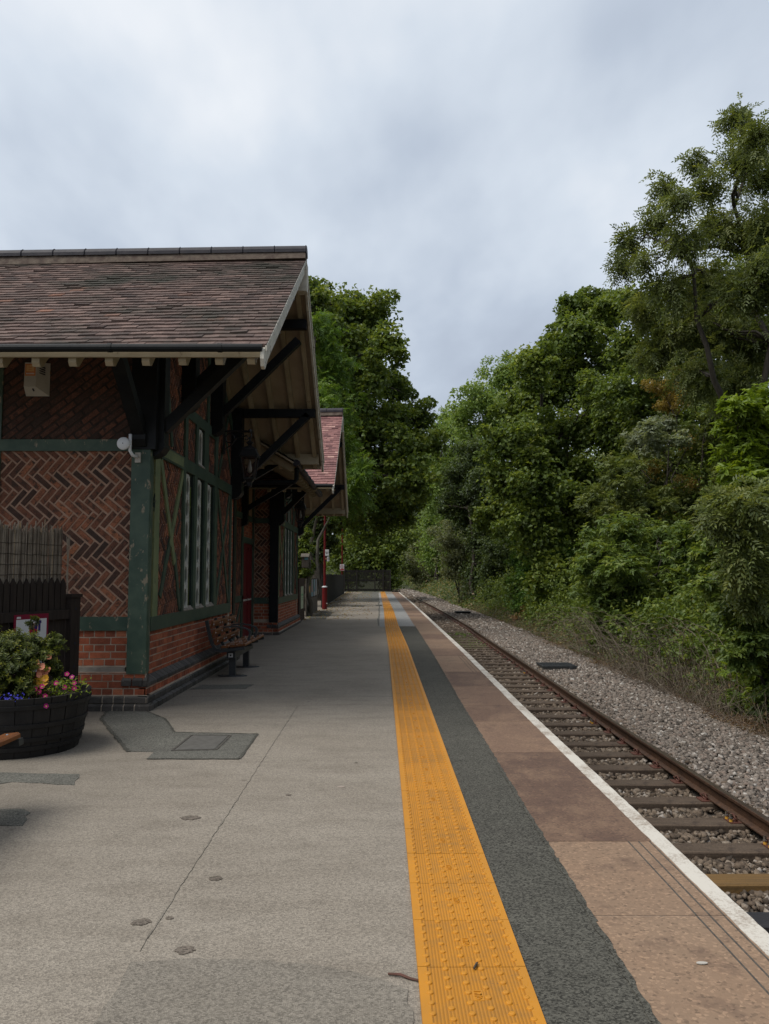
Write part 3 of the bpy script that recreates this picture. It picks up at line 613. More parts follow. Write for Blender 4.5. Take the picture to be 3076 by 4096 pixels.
# grated box and other boxes beside the track
o = thing('drain_box', 'low concrete box with a steel mesh lid beside the rail', 'drain cover', (4.62, 21.3, -1.05))
mb = MB(); mb.box(4.2, 5.05, 20.85, 21.75, -1.25, -.93); mb.build('box_wall', 'concrete', o)
mb = MB()
for k in range(17): mb.box(4.2 + k * .0525, 4.214 + k * .0525, 20.86, 21.74, -.928, -.895)
for k in range(17): mb.box(4.2, 5.05, 20.86 + k * .054, 20.873 + k * .054, -.9, -.893)
mb.box(4.18, 5.07, 20.83, 20.86, -.93, -.89); mb.box(4.18, 4.199, 20.86, 21.74, -.93, -.89); mb.build('grating', 'grille', o)
mb = MB(); mb.box(4.86, 4.96, 20.80, 20.829, -1.0, -.90); mb.build('lock_tab', 'grille', o)
for (x, y, w, l) in ((5.15, 51, .9, 'flat dark cable box on the far ballast by the rail'), (4.2, 84, .8, 'smallest dark cable box where the rails curve away')):
    mb = MB(); mb.box(x - w / 2, x + w / 2, y - .5, y + .5, -1.1, -.86); mb.box(x - w / 2 - .03, x + w / 2 + .03, y - .54, y + .54, -.86, -.83)
    tag(mb.build('cable_box', 'black', loc=(x, y, -1.05)), l, 'cable box')
# ------------------------------------------------------------------ brickwork helpers
def clip(poly, clipper):
    out = poly
    n = len(clipper)
    for i in range(n):
        a = clipper[i]; b_ = clipper[(i + 1) % n]; inp = out; out = []
        if not inp: return []
        side = lambda p: (b_[0] - a[0]) * (p[1] - a[1]) - (b_[1] - a[1]) * (p[0] - a[0])
        for j in range(len(inp)):
            p = inp[j]; q = inp[(j + 1) % len(inp)]; sp, sq = side(p), side(q)
            if sp >= 0: out.append(p)
            if sp * sq < 0:
                t = sp / (sp - sq); out.append((p[0] + (q[0] - p[0]) * t, p[1] + (q[1] - p[1]) * t))
    return out
def area(p): return .5 * sum(p[i][0] * p[(i + 1) % len(p)][1] - p[(i + 1) % len(p)][0] * p[i][1] for i in range(len(p)))
class Frame:
    def __init__(s, O, u, v, n): s.O, s.u, s.v, s.n = V(*O), V(*u), V(*v), V(*n)
    def p(s, a, b_, d=0): return s.O + s.u * a + s.v * b_ + s.n * d
    def rect(s, mb, u0, u1, v0, v1, d0, d1, **k):
        mb.obox(s.p((u0 + u1) / 2, (v0 + v1) / 2, (d0 + d1) / 2), (s.u, s.v, s.n), (abs(u1 - u0) / 2, abs(v1 - v0) / 2, abs(d1 - d0) / 2), **k)
    def beam(s, mb, u0, v0, u1, v1, w, d0, d1, **k):
        a = s.p(u0, v0, (d0 + d1) / 2); b_ = s.p(u1, v1, (d0 + d1) / 2); mb.bar(a, b_, w, abs(d1 - d0), up=s.n, **k)
def lay(mb, F, poly, pattern, d0=0., d1=.007, mi=0, rnd=None, seed=0):
    """bricks of the pattern clipped to the convex polygon (u,v), standing d1 proud of the mortar"""
    if area(poly) < 0: poly = poly[::-1]
    us_ = [p[0] for p in poly]; vs_ = [p[1] for p in poly]; u0, u1, v0, v1 = min(us_), max(us_), min(vs_), max(vs_)
    rs = np.random.RandomState(seed + 5)
    cand = []
    if pattern == 'bond':
        g = .0775; k0 = int(v0 / g) - 1
        for k in range(k0, int(v1 / g) + 2):
            L = .2325 if k % 2 else .1165; off = .058 if k % 2 else .0
            for i in range(int(u0 / L) - 2, int(u1 / L) + 2):
                a = i * L + off; cand.append([(a + .0065, k * g + .0065), (a + L - .0065, k * g + .0065), (a + L - .0065, k * g + g - .0065), (a + .0065, k * g + g - .0065)])
    else:
        w = .0765; g = .0108; ang = math.radians(-40 if pattern == 'herring' else 38); c, s_ = math.cos(ang), math.sin(ang)
        R_ = int(max(u1 - u0, v1 - v0) / w) + 4; cu, cv = (u0 + u1) / 2, (v0 + v1) / 2
        for x in range(-R_, R_):
            for y in range(-R_, R_):
                if pattern == 'herring':
                    if (x - y) % 6 == 0: r = (x, y, x + 3, y + 1)
                    elif (x - y) % 6 == 5: r = (x, y, x + 1, y + 3)
                    else: continue
                else:
                    if (x + (y % 2) * 1) % 3: continue
                    r = (x, y, x + 3, y + 1)
                q = [(r[0] * w + g, r[1] * w + g), (r[2] * w - g, r[1] * w + g), (r[2] * w - g, r[3] * w - g), (r[0] * w + g, r[3] * w - g)]
                cand.append([(cu + a * c - b_ * s_, cv + a * s_ + b_ * c) for a, b_ in q])
    for q in cand:
        if max(p[0] for p in q) < u0 or min(p[0] for p in q) > u1 or max(p[1] for p in q) < v0 or min(p[1] for p in q) > v1: continue
        q = [(a + rs.uniform(-.003, .003), b_ + rs.uniform(-.003, .003)) for a, b_ in q] if pattern != 'bond' else [(a + rs.uniform(-.0015, .0015), b_ + rs.uniform(-.0015, .0015)) for a, b_ in q]
        q = clip(q, poly)
        if len(q) < 3 or area(q) < 2e-4: continue
        dd = d1 * (.75 + .5 * rs.rand())
        mb.prism([F.p(a, b_, d0 - .002) for a, b_ in q], F.n * (dd + .002), r=rs.rand() if rnd is None else rnd[0] + (rnd[1] - rnd[0]) * rs.rand(), mi=mi)
def course(mb, F, u0, u1, prof, L=.2325, mi=0, seed=0):
    """a moulded brick course: profile [(d,v)...] swept along u in bricks"""
    rs = np.random.RandomState(seed); a = u0
    while a < u1 - .01:
        l = min(L if rs.rand() < .8 else L / 2, u1 - a)
        mb.prism([F.p(a + .006, v, d) for d, v in prof], F.u * (l - .012), r=rs.rand(), mi=mi); a += l

# ------------------------------------------------------------------ the station building
ST = thing('station_building', 'brick and timber railway station with two tiled gables over the platform', 'station building', (-4, 14, 0))
XF = -2.63            # brick face of the gable walls
RID, EA0, EA1 = 11.35, 7.5, 15.2      # ridge and eaves of the first wing (Y)
ZR, ZE, XV = 6.10, 3.68, -1.115       # tile line at ridge and eave, verge X
SL = (ZR - ZE) / (RID - EA0)
def sag(x, t): return -.055 * np.clip((-x - 1.3) / 4, 0, 1.4) * (.4 + .6 * math.sin(math.pi * min(max(t, 0), 1))) * 1.0 - .03 * np.clip((-x - 1.1) / 4, 0, 1.4)

def wing(dy, dz, first):
    G = Frame((XF, dy, dz), (0, 1, 0), (0, 0, 1), (1, 0, 0))           # platform face, u = Y of the first wing
    S = Frame((0, 8.78 + dy, dz), (1, 0, 0), (0, 0, 1), (0, -1, 0))    # side face towards the camera, u = X
    X0 = -9.0 if first else -3.15
    # wall body
    mb = MB(); prof_ = [(8.78, -.3), (13.95, -.3), (13.95, 3.95), (RID, 5.6), (8.78, 3.98)]
    mb.prism([(-9, y + dy, z + dz) for y, z in prof_], (XF + 9, 0, 0)); mb.build('wall', 'mortar', ST)
    # plinth brickwork
    mb = MB(); lay(mb, G, [(8.99, .345), (13.6, .345), (13.6, .822), (8.99, .822)], 'bond', 0, .006, seed=1); mb.build('brick_base', 'brick', ST)
    mb = MB(); lay(mb, G, [(8.71, .165), (14.0, .165), (14.0, .243), (8.71, .243)], 'bond', .078, .006, seed=2); mb.build('brick_base', 'brick', ST)
    mb = MB(); lay(mb, G, [(13.74, .345), (13.95, .345), (13.95, 2.86), (13.74, 2.86)], 'bond', 0, .006, seed=3); mb.build('brick_base', 'brick', ST)
    mb = MB(); lay(mb, S, [(X0, .47), (-2.76, .47), (-2.76, .845), (X0, .845)], 'bond', 0, .006, seed=4); mb.build('brick_base', 'brick', ST)
    mb = MB(); lay(mb, S, [(X0, .165), (-2.555, .165), (-2.555, .40), (X0, .40)], 'bond', .06, .006, seed=5); mb.build('brick_base', 'brick', ST)
    mb = MB()
    G.rect(mb, 8.70, 14.02, -.3, .165, 0, .10); G.rect(mb, 8.72, 14.02, .165, .29, 0, .078)
    S.rect(mb, X0, -2.53, -.3, .165, 0, .085); S.rect(mb, X0, -2.555, .165, .41, 0, .06); G.rect(mb, 8.99, 13.95, .345, .825, 0, .002); S.rect(mb, X0, -2.76, .41, .85, 0, .002); G.rect(mb, 13.73, 13.96, .826, 2.83, 0, .002)
    for Fq, a, b_, pr_ in ((G, 8.67, 14.04, [(0, .001), (.139, .001), (.139, .05), (.097, .074), (0, .074)]), (G, 8.69, 14.04, [(.0, .086), (.109, .086), (.109, .133), (.086, .154), (.0, .154)]), (G, 8.71, 14.01, [(.0, .251), (.086, .251), (.086, .284), (.010, .340), (.0, .340)]),
                           (S, X0, -2.50, [(0, .001), (.124, .001), (.124, .05), (.087, .074), (0, .074)]), (S, X0, -2.52, [(.0, .086), (.099, .086), (.099, .133), (.076, .154), (.0, .154)])):
        mb.prism([Fq.p(a, v, d) for d, v in pr_], Fq.u * (b_ - a))
    mb.build('base_bed', 'mortar_pale', ST)
    mb = MB()
    course(mb, G, 8.66, 14.05, [(.0, .0), (.145, .0), (.145, .052), (.10, .078), (.0, .078)], .16, seed=1)
    course(mb, G, 8.68, 14.05, [(.0, .085), (.115, .085), (.115, .135), (.09, .158), (.0, .158)], .235, seed=2)
    course(mb, G, 8.70, 14.02, [(.0, .25), (.092, .25), (.092, .288), (.012, .345), (.0, .345)], .16, seed=3)
    course(mb, S, X0, -2.49, [(.0, .0), (.13, .0), (.13, .052), (.09, .078), (.0, .078)], .235, seed=4)
    course(mb, S, X0, -2.51, [(.0, .085), (.105, .085), (.105, .135), (.08, .158), (.0, .158)], .235, seed=5)
    course(mb, S, -2.82, -2.535, [(.0, .262), (.085, .262), (.085, .32), (.03, .388), (.0, .388)], .235, seed=6)
    mb.build('plinth', 'bluebrick', ST)
    if first:
        mb = MB(); S.rect(mb, X0, -2.79, .40, .455, 0, .055); mb.build('stone_ledge', 'stone', ST)
    # timber frame, platform face
    D0, D1 = .0, .035
    mb = MB()
    G.rect(mb, 8.99, 13.72, .825, .985, D0, D1)                         # sill beam
    G.rect(mb, 8.99, 13.93, 2.835, 3.0, D0, D1)                         # middle beam
    G.rect(mb, 10.36, 12.52, 3.565, 3.72, D0, D1 - .003)                # upper beam
    for a, b_, v0, v1, d in ((10.36, 10.47, .985, 2.835, .033), (10.98, 11.14, .985, 2.835, .030), (11.63, 11.78, .985, 2.835, .030), (12.31, 12.51, .985, 2.835, .033), (13.60, 13.72, .985, 2.835, .031), (9.27, 9.30, .985, 2.835, .02),
                         (10.40, 10.55, 3.0, 3.565, .033), (12.32, 12.50, 3.0, 3.565, .033), (11.03, 11.17, 3.0, 3.565, .030), (11.56, 11.84, 3.0, 3.565, .030)):
        G.rect(mb, a, b_, v0, v1, D0, d)
    G.beam(mb, 12.56, 2.82, 13.56, 1.0, .085, D0, .026); G.beam(mb, 13.56, 2.82, 12.56, 1.0, .085, D0, .024)
    G.beam(mb, 9.40, 1.2, 9.86, 1.98, .095, D0, .022); G.beam(mb, 10.02, 1.72, 10.32, 1.02, .095, D0, .0245)
    G.beam(mb, 12.62, 3.02, 13.30, 4.1, .085, D0, .026); G.beam(mb, 13.0, 3.9, 13.85, 3.04, .085, D0, .022)
    G.beam(mb, 9.45, 4.05, 9.80, 3.05, .085, D0, .025); G.beam(mb, 9.30, 3.3, 9.1, 3.0, .085, D0, .022)
    G.rect(mb, 11.72, 11.86, 3.72, 4.9, D0, .031); G.rect(mb, 10.55, 10.7, 3.72, 4.9, D0, .031)
    G.beam(mb, 9.0, 4.02, 11.35, 5.44, .16, D0, .034); G.beam(mb, 11.35, 5.44, 13.9, 3.9, .16, D0, .033)
    mb.build('timber_frame', 'green_dark', ST)
    mb = MB()                                                           # the sun-bleached members near the corner
    G.rect(mb, 9.06, 9.26, .985, 2.835, D0, .030)
    G.rect(mb, 9.10, 10.30, 2.86, 2.98, .034, .039)
    G.beam(mb, 9.32, 2.82, 10.02, 1.60, .10, D0, .026); G.beam(mb, 10.36, 2.82, 9.78, 1.82, .10, D0, .0275)
    mb.build('brace', 'olive', ST)
    mb = MB()
    S.rect(mb, X0, -2.76, .85, 1.0, D0, .03); mb.build('side_beam', 'green', ST)
    mb = MB(); S.rect(mb, X0, -2.76, 2.83, 2.96, D0, .03); mb.build('side_beam', 'green', ST)
    if first:
        mb = MB(); S.rect(mb, -4.32, -4.24, 1.0, 3.9, D0, .028); mb.build('side_post', 'green', ST)
        mb = MB(); S.rect(mb, X0, -2.765, 2.961, 4.05, .0005, .003); mb.build('soot_shade_mortar', 'soot_shade', ST)  # dark mortar sheet: soot, with the shade under the eave painted in
    mb = MB(); mb.prism([(x, y + dy, .392 + dz) for x, y in ((-2.765, 8.70), (-2.558, 8.70), (-2.548, 8.75), (-2.600, 8.985), (-2.765, 8.985))], (0, 0, 2.45))
    mb.build('corner_post', 'green' if first else 'black', ST)
    # brick infill
    mb = MB()
    H = 'herring'; k = 0
    for p in ([(9.29, .985), (10.37, .985), (10.37, 2.84), (9.29, 2.84)], [(12.5, .985), (13.62, .985), (13.62, 2.84), (12.5, 2.84)],
              [(9.0, 3.0), (10.41, 3.0), (10.41, 4.6), (9.0, 3.9)], [(10.54, 3.0), (11.04, 3.0), (11.04, 3.57), (10.54, 3.57)], [(11.83, 3.0), (12.33, 3.0), (12.33, 3.57), (11.83, 3.57)],
              [(12.49, 3.0), (13.93, 3.0), (13.93, 3.85), (12.49, 4.7)], [(10.37, 3.72), (12.50, 3.72), (12.5, 4.8), (11.35, 5.5), (10.37, 4.8)]):
        lay(mb, G, p, H, 0, .008, seed=k); k += 1
    if first:
        lay(mb, S, [(-4.24, 1.0), (-2.765, 1.0), (-2.765, 2.83), (-4.24, 2.83)], H, 0, .008, seed=21)
        lay(mb, S, [(-4.24, 2.96), (-2.765, 2.96), (-2.765, 3.98), (-4.24, 3.98)], 'diag', 0, .009, seed=22, rnd=(0, .36))  # darker brick range: soot plus eave shade put into the colour
        lay(mb, S, [(-5.6, 1.0), (-4.32, 1.0), (-4.32, 2.83), (-5.6, 2.83)], H, 0, .008, seed=23)
    else:
        lay(mb, S, [(-3.15, 1.0), (-2.765, 1.0), (-2.765, 2.83), (-3.15, 2.83)], H, 0, .008, seed=24)
        lay(mb, S, [(-3.15, 2.96), (-2.765, 2.96), (-2.765, 3.98), (-3.15, 3.98)], H, 0, .008, seed=25)
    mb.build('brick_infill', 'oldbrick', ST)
    # windows: three tall lights and a small one above
    for (a, b_, v0, v1) in ((10.47, 10.98, .985, 2.835), (11.14, 11.63, .985, 2.835), (11.78, 12.31, .985, 2.835), (11.17, 11.56, 3.0, 3.565)):
        mb = MB(); dd = -.001
        G.rect(mb, a, b_, v0, v1, .001, .0035, mi=0)
        w = mb.build('window', 'pane', ST)
        mb = MB()                                                       # pierced white tracery: rails with long cut-outs between
        t0, t1 = a + .025, a + .25
        G.rect(mb, t0, t0 + .035, v0 + .02, v1 - .05, .004, .022); G.rect(mb, t1 - .035, t1, v0 + .02, v1 - .05, .004, .022)
        nseg = max(1, int((v1 - v0) / .29)); L = (v1 - v0 - .07) / nseg
        for i in range(nseg + 1):
            z = v0 + .02 + i * L; hh = .028
            G.rect(mb, t0 + .035, t1 - .035, z - hh if i else z, z + hh if i < nseg else z + .02, .004, .020)
            for s in (-1, 1):
                if (i == 0 and s < 0) or (i == nseg and s > 0): continue
                for e in (0, 1):
                    x_ = t0 + .035 if e == 0 else t1 - .035; sg = 1 if e == 0 else -1
                    tri = [(x_, z + s * hh), (x_ + sg * .06, z + s * hh), (x_, z + s * (hh + .075))]
                    mb.prism([G.p(u_, v_, .004) for u_, v_ in tri], G.n * .015)
        mb.build('tracery', 'whiteframe', w)
        mb = MB(); G.rect(mb, t0 + .036, t1 - .036, v0 + .04, v1 - .07, .0036, .0055); mb.build('pane', 'pane_green', w)
        mb = MB(); mb.prism([G.p(a, v0, .0), G.p(a, v0, .04), G.p(a, v0 + .012, .04), G.p(a, v0 + .06, .004)], G.u * (b_ - a)); mb.build('sill', 'stone', w)
        mb = MB()                                                       # reveal towards the far jamb
        G.rect(mb, b_ - .012, b_, v0, v1, .0, .0295); mb.build('reveal', 'green_dark', w)
    # roof
    X1 = XV; XL = -8.2 if first else -6.2
    mb = MB(); rows = 33; ln = math.hypot(RID - EA0, ZR - ZE); g = ln / rows; cs, sn = (RID - EA0) / ln, (ZR - ZE) / ln; w = .17
    for r in range(rows):
        x = X1 - (w / 2 if r % 2 else 0); first_ = True
        xx = X1
        while xx > XL:
            wd = w if not (first_ and r % 2) else w / 2; first_ = False
            x0, x1 = xx - wd + .003, xx; xx -= wd
            s0 = r * g - .004; s1 = min((r + 1.35) * g, ln + .02); j = R.uniform(-.004, .004); sk = R.uniform(-.003, .003)
            if R.rand() < .02: j += .012
            pts = []
            for (s_, h) in ((s0, .0), (s1, -.022)):
                for xq in (x0, x1):
                    t = s_ / ln; yb = EA0 + s_ * cs; zb = ZE + s_ * sn + sag(xq, t) + h + (sk if xq == x0 else -sk) + j * (1 if s_ == s0 else .2)
                    pts += [V(xq, yb + dy, zb + dz), V(xq, yb - .018 * -sn + dy, zb - .032 + dz)]
            a0, a1, b0, b1, c0_, c1, d0_, d1_ = pts    # a: low/left, b: low/right, c: high/left, d: high/right
            rr = np.clip(R.beta(2.2, 2.2) + (.25 if R.rand() < .04 else 0), 0, 1)
            mb.add([a0, b0, d0_, c0_, a1, b1, d1_, c1], [(0, 1, 2, 3), (4, 5, 1, 0), (5, 6, 2, 1), (7, 4, 0, 3)], r=rr)
    # far slope, laid plainer (turned away from the platform view)
    for r in range(rows):
        s0, s1 = r * g, (r + 1.2) * g
        y0 = EA1 - s0 * cs * (EA1 - RID) / (RID - EA0); y1 = EA1 - s1 * cs * (EA1 - RID) / (RID - EA0); z0 = ZE + s0 * sn; z1 = min(ZE + s1 * sn - .012, ZR)
        x = X1
        while x > XL:
            x0 = x - .34
            mb.add([(x, y0 + dy, z0 + dz), (x0 + .003, y0 + dy, z0 + dz), (x0 + .003, y1 + dy, z1 + dz), (x, y1 + dy, z1 + dz), (x, y0 + dy, z0 - .02 + dz), (x0 + .003, y0 + dy, z0 - .02 + dz), (x, y1 + dy, z1 - .02 + dz)], [(0, 1, 2, 3), (4, 5, 1, 0), (6, 4, 0, 3)], r=R.rand()); x = x0
    roof = mb.build('roof', 'tile' if first else 'tile_red', ST)
    # ridge
    mb = MB(); x = X1 + .01; k = 0
    while x > XL:
        x0 = x - .46; z = ZR + .10 + dz + sag(x, 1) * 1.3
        z2 = ZR + .10 + dz + sag(x0, 1) * 1.3
        ang = np.linspace(-.15, math.pi + .15, 9)
        ringa = [(x, RID + dy + .135 * math.cos(t), z - .035 + .115 * math.sin(t)) for t in ang]; ringb = [(x0 + .006, RID + dy + .135 * math.cos(t), z2 - .035 + .115 * math.sin(t)) for t in ang]
        mb.add(ringa + ringb, [(i, i + 1, 10 + i, 9 + i) for i in range(8)] + [tuple(range(9))], r=R.rand())
        mb.tube([(x - .012, RID + dy + .138 * math.cos(t), z - .035 + .118 * math.sin(t)) for t in ang], .006, 5); x = x0
    mb.build('ridge_tile', 'ridge', roof)
    mb = MB(); mb.prism([(X1, RID - .155 + dy, ZR - .055 + dz), (X1, RID + .155 + dy, ZR - .055 + dz), (X1, RID + .10 + dy, ZR + .10 + dz), (X1, RID - .10 + dy, ZR + .10 + dz)], (XL - X1, 0, -.17 if first else -.1)); mb.build('ridge_bedding', 'lichen', roof)
    # soffit boarding (underside)
    mb = MB(); th = .03
    for (ya, yb, side) in ((EA0 + .02, RID, 0), (EA1 - .02, RID, 1)):
        za = ZE - .055
        zb = ZR - .05
        mb.prism([(XV - .03, ya + dy, za + dz), (XV - .03, yb + dy, zb + dz), (XV - .03, yb + dy, zb - th + dz), (XV - .03, ya + dy, za - th + dz)], (XL - XV, 0, -.10))
    mb.build('soffit', 'soffit', ST)
    # rafters
    def rafter(x, ya, yb):
        mb = MB(); d = .10; s0 = (ZR - ZE) / abs(yb - ya); za = ZE - .085 - .09 * max(0, (-x - 1.2) / 7); zb = ZR - .08 - .09 * max(0, (-x - 1.2) / 7)
        sg = 1 if yb > ya else -1
        pr = [(ya + sg * .0, za), (ya - sg * .0, za - .06), (ya + sg * .03, za - .095), (ya + sg * .09, za - .10 + .09 * s0 * .3), (ya + sg * .2, za - d + .2 * s0), (yb, zb - d), (yb, zb)]
        mb.prism([(x, y + dy, z + dz) for y, z in pr], (.075, 0, 0)); mb.build('rafter', 'cream', ST)
    x = XV - .12; k = 0
    while x > (-5.2 if first else -2.8):
        rafter(x - .075, EA0 + .06, RID); 
        if x > -2.9: rafter(x - .075, EA1 - .06, RID)
        x -= .355 if k else .31; k += 1
    # fascia, gutter
    mb = MB(); mb.box(XL, XV - .06, EA0 + .012 + dy, EA0 + .045 + dy, ZE - .13 + dz, ZE - .075 + dz); mb.build('fascia', 'cream', ST); mb = MB(); mb.box(-2.6, XV - .06, EA1 - .05 + dy, EA1 - .02 + dy, ZE - .19 + dz, ZE - .07 + dz); mb.build('fascia', 'cream', ST); mb = MB(); mb.box(-2.6, XV - .08, EA1 - .34 + dy, EA1 - .30 + dy, ZE - .14 + dz, ZE + .06 + dz)
    mb.build('fascia', 'cream', ST)
    mb = MB(); mb.tube([(XL, EA0 - .055 + dy, ZE - .065 + dz - .02), (-3, EA0 - .055 + dy, ZE - .062 + dz), (XV - .03, EA0 - .055 + dy, ZE - .06 + dz)], .040, 12)
    for xx in (-1.55, -2.6, -3.9, -5.2): mb.tube([(xx - .02, EA0 - .055 + dy, ZE - .062 + dz), (xx + .02, EA0 - .055 + dy, ZE - .062 + dz)], .045, 12)
    mb.build('gutter', 'black', ST)
    mb = MB(); mb.tube([(XL, EA1 + .055 + dy, ZE - .06 + dz), (XV - .03, EA1 + .055 + dy, ZE - .06 + dz)], .06, 10); mb.build('gutter', 'black', ST)
    # bargeboards with rounded feet and a drop at the apex
    for (ya, sgn) in ((EA0, 1), (EA1, -1)):
        mb = MB(); zt = -.03; h = .21
        y_ = lambda t: ya + (RID - ya) * t
        z_ = lambda t: ZE + (ZR - ZE) * t
        pr = [(y_(1), z_(1) + zt), (y_(0) - sgn * .06, z_(0) + zt - .05), (y_(0) - sgn * .07, z_(0) - .17), (y_(0) - sgn * .04, z_(0) - .235), (y_(0) + sgn * .02, z_(0) - .25), (y_(0) + sgn * .07, z_(0) - .21), (y_(.05), z_(.05) - h - .02), (y_(1), z_(1) - h)]
        mb.prism([(XV - .012, y + dy, z + dz) for y, z in pr], (-.035, 0, 0))
        pr2 = [(y_(1), z_(1) - .02), (y_(0), z_(0) - .02), (y_(0), z_(0) - .075), (y_(1), z_(1) - .075)]
        mb.prism([(XV + .006, y + dy, z + dz) for y, z in pr2], (-.017, 0, 0))
        mb.build('bargeboard', 'barge', ST)
    mb = MB(); mb.box(XV - .12, XV + .02, RID - .09 + dy, RID + .09 + dy, ZR - .52 + dz, ZR - .1 + dz); mb.build('apex_drop', 'barge', ST)
    # four trusses: pilaster, purlin and strut
    for (y, zp) in ((8.90, None), (10.35, None), (12.12, None), (13.80, None)):
        zt = ZE + SL * (y - EA0) if y < RID else ZE + SL * (EA1 - y) * (RID - EA0) / (EA1 - RID)
        z1 = zt - .20
        mb = MB(); mb.box(XF, XV - .06, y - .065 + dy, y + .065 + dy, z1 - .14 + dz, z1 + dz); mb.build('purlin', 'black', ST)
        foot = 3.05 if y in (8.90, 13.80) else 3.88
        mb = MB()
        wd = .12 if y != 8.90 else .10
        mb.box(XF, -2.44, y - wd + dy, y + wd + dy, foot - .12 + dz, z1 + dz)
        if y == 8.90: mb.box(-2.78, -2.50, 8.685 + dy, 9.0 + dy, 2.84 + dz, 3.94 + dz)
        mb.build('pilaster', 'black', ST)
        mb = MB(); yb = y + dy; f = foot - .12 + dz                     # carved foot of the pilaster
        wd = min(wd, .12); mb.prism([(XF + .03, yb - wd - .01, f), (-2.43, yb - wd - .01, f), (-2.43, yb - wd - .01, f - .05), (-2.47, yb - wd - .01, f - .11), (-2.54, yb - wd - .01, f - .15), (XF + .03, yb - wd - .01, f - .16)], (0, 2 * wd + .02, 0))
        mb.build('corbel', 'black', ST)
        mb = MB(); mb.bar((-2.47, y + dy, foot + .05 + dz), (-1.30, y + dy, min(z1 - .1, foot + 1.22) + dz), .12, .13, up=(0, 1, 0)); mb.build('strut', 'black', ST)
    if first:
        mb = MB(); mb.bar((-2.68, 8.74, 2.98), (-2.68, 7.86, 3.70), .14, .12); mb.build('strut', 'black', ST)
        mb = MB(); mb.prism([(-2.76, 8.76, 3.0), (-2.76, 8.63, 3.0), (-2.76, 8.63, 2.94), (-2.76, 8.67, 2.87), (-2.76, 8.76, 2.82)], (.16, 0, 0)); mb.build('corbel', 'black', ST)
wing(0, 0, True)
wing(10.9, -.09, False)

# recessed middle bay
XR_ = -3.2
Q = Frame((XR_, 0, 0), (0, 1, 0), (0, 0, 1), (1, 0, 0))
mb = MB(); mb.box(-9, XR_, 13.9, 19.75, -.3, 4.4); mb.build('wall', 'mortar', ST)
mb = MB()
for p in ([(14.0, 1.0), (16.2, 1.0), (16.2, 2.72), (14, 2.72)], [(17.25, .98), (18.0, .98), (18, 2.72), (17.25, 2.72)], [(14, 2.85), (18.2, 2.85), (18.2, 3.8), (14, 3.8)]): lay(mb, Q, p, 'herring', 0, .008, seed=31)
lay(mb, Q, [(14.0, .2), (18.0, .2), (18.0, .85), (14, .85)], 'herring', 0, .008, seed=32)
mb.build('brick_infill', 'oldbrick', ST)
mb = MB(); lay(mb, Q, [(18.25, 2.36), (19.5, 2.36), (19.5, 2.76), (18.25, 2.76)], 'bond', 0, .008, seed=33); mb.build('brick_infill', 'brick', ST)
mb = MB()
for a, b_, v0, v1 in ((13.95, 18.2, .86, 1.0), (13.95, 19.6, 2.74, 2.87), (17.1, 17.25, 0, 3.8), (18.02, 18.2, 0, 3.8), (19.5, 19.72, 0, 3.8), (16.2, 16.35, 1.0, 2.74), (18.2, 19.5, 2.2, 2.34)): Q.rect(mb, a, b_, v0, v1, 0, .035)
Q.beam(mb, 17.3, .2, 17.95, .82, .08, 0, .03)
mb.build('timber_frame', 'green_dark', ST)
mb = MB(); Q.rect(mb, 18.2, 19.5, .0, 2.2, .0, .012); dr = mb.build('door', 'red', ST)
mb = MB()
for a, b_, v0, v1 in ((18.3, 18.78, .95, 2.1), (18.92, 19.4, .95, 2.1), (18.3, 18.78, .15, .8), (18.92, 19.4, .15, .8)):
    for e in ((a, b_, v0, v0 + .03), (a, b_, v1 - .03, v1), (a, a + .03, v0, v1), (b_ - .03, b_, v0, v1)): Q.rect(mb, *e, .012, .022)
mb.build('moulding', 'red', dr)
mb = MB(); Q.rect(mb, 18.25, 18.8, .86, .9, .013, .02); Q.rect(mb, 18.9, 19.45, .86, .9, .013, .02); mb.build('letter_plate', 'offwhite', dr)
# roof of the middle bay
mb = MB(); ge = -1.63
for r in range(30):
    s0, s1 = r * .118, r * .118 + .14
    y = 14.55 - (.085 if r % 2 else 0)
    while y < 20.3:
        mb.add([(ge - s0 , y, 3.58 + s0 * .6), (ge - s0, y + .167, 3.58 + s0 * .6), (ge - s1, y + .167, 3.565 + s1 * .6), (ge - s1, y, 3.565 + s1 * .6), (ge - s0, y, 3.56 + s0 * .6), (ge - s0, y + .167, 3.56 + s0 * .6)], [(0, 1, 2, 3), (4, 5, 1, 0)], r=R.rand()); y += .17
mb.build('roof', 'tile', ST)
mb = MB(); mb.prism([(ge + .01, 14.5, 3.53), (ge + .01, 14.5, 3.50), (-5.2, 14.5, 5.64), (-5.2, 14.5, 5.67)], (0, 5.8, 0)); mb.build('soffit', 'soffit', ST)
for k in range(13):
    y = 14.75 + k * .42; mb = MB(); mb.prism([(ge - .02, y, 3.49), (ge - .02, y, 3.42), (ge - .1, y, 3.40), (-3.2, y, 4.30), (-3.2, y, 4.42)], (0, .08, 0)); mb.build('rafter', 'cream', ST)
mb = MB(); mb.tube([(ge + .05, 14.5, 3.52), (ge + .05, 20.2, 3.50)], .06, 10)
for k in range(8): mb.tube([(ge + .05, 14.6 + k * .75, 3.52), (ge + .05, 14.64 + k * .75, 3.52)], .068, 10)
mb.build('gutter', 'ridge', ST)
mb = MB(); mb.tube([(ge + .03, 14.8, 3.45), (ge + .02, 14.85, 3.25), (ge - .02, 14.85, 3.2), (-2.75, 14.9, 3.2)], .045, 8); mb.build('downpipe', 'black', ST)
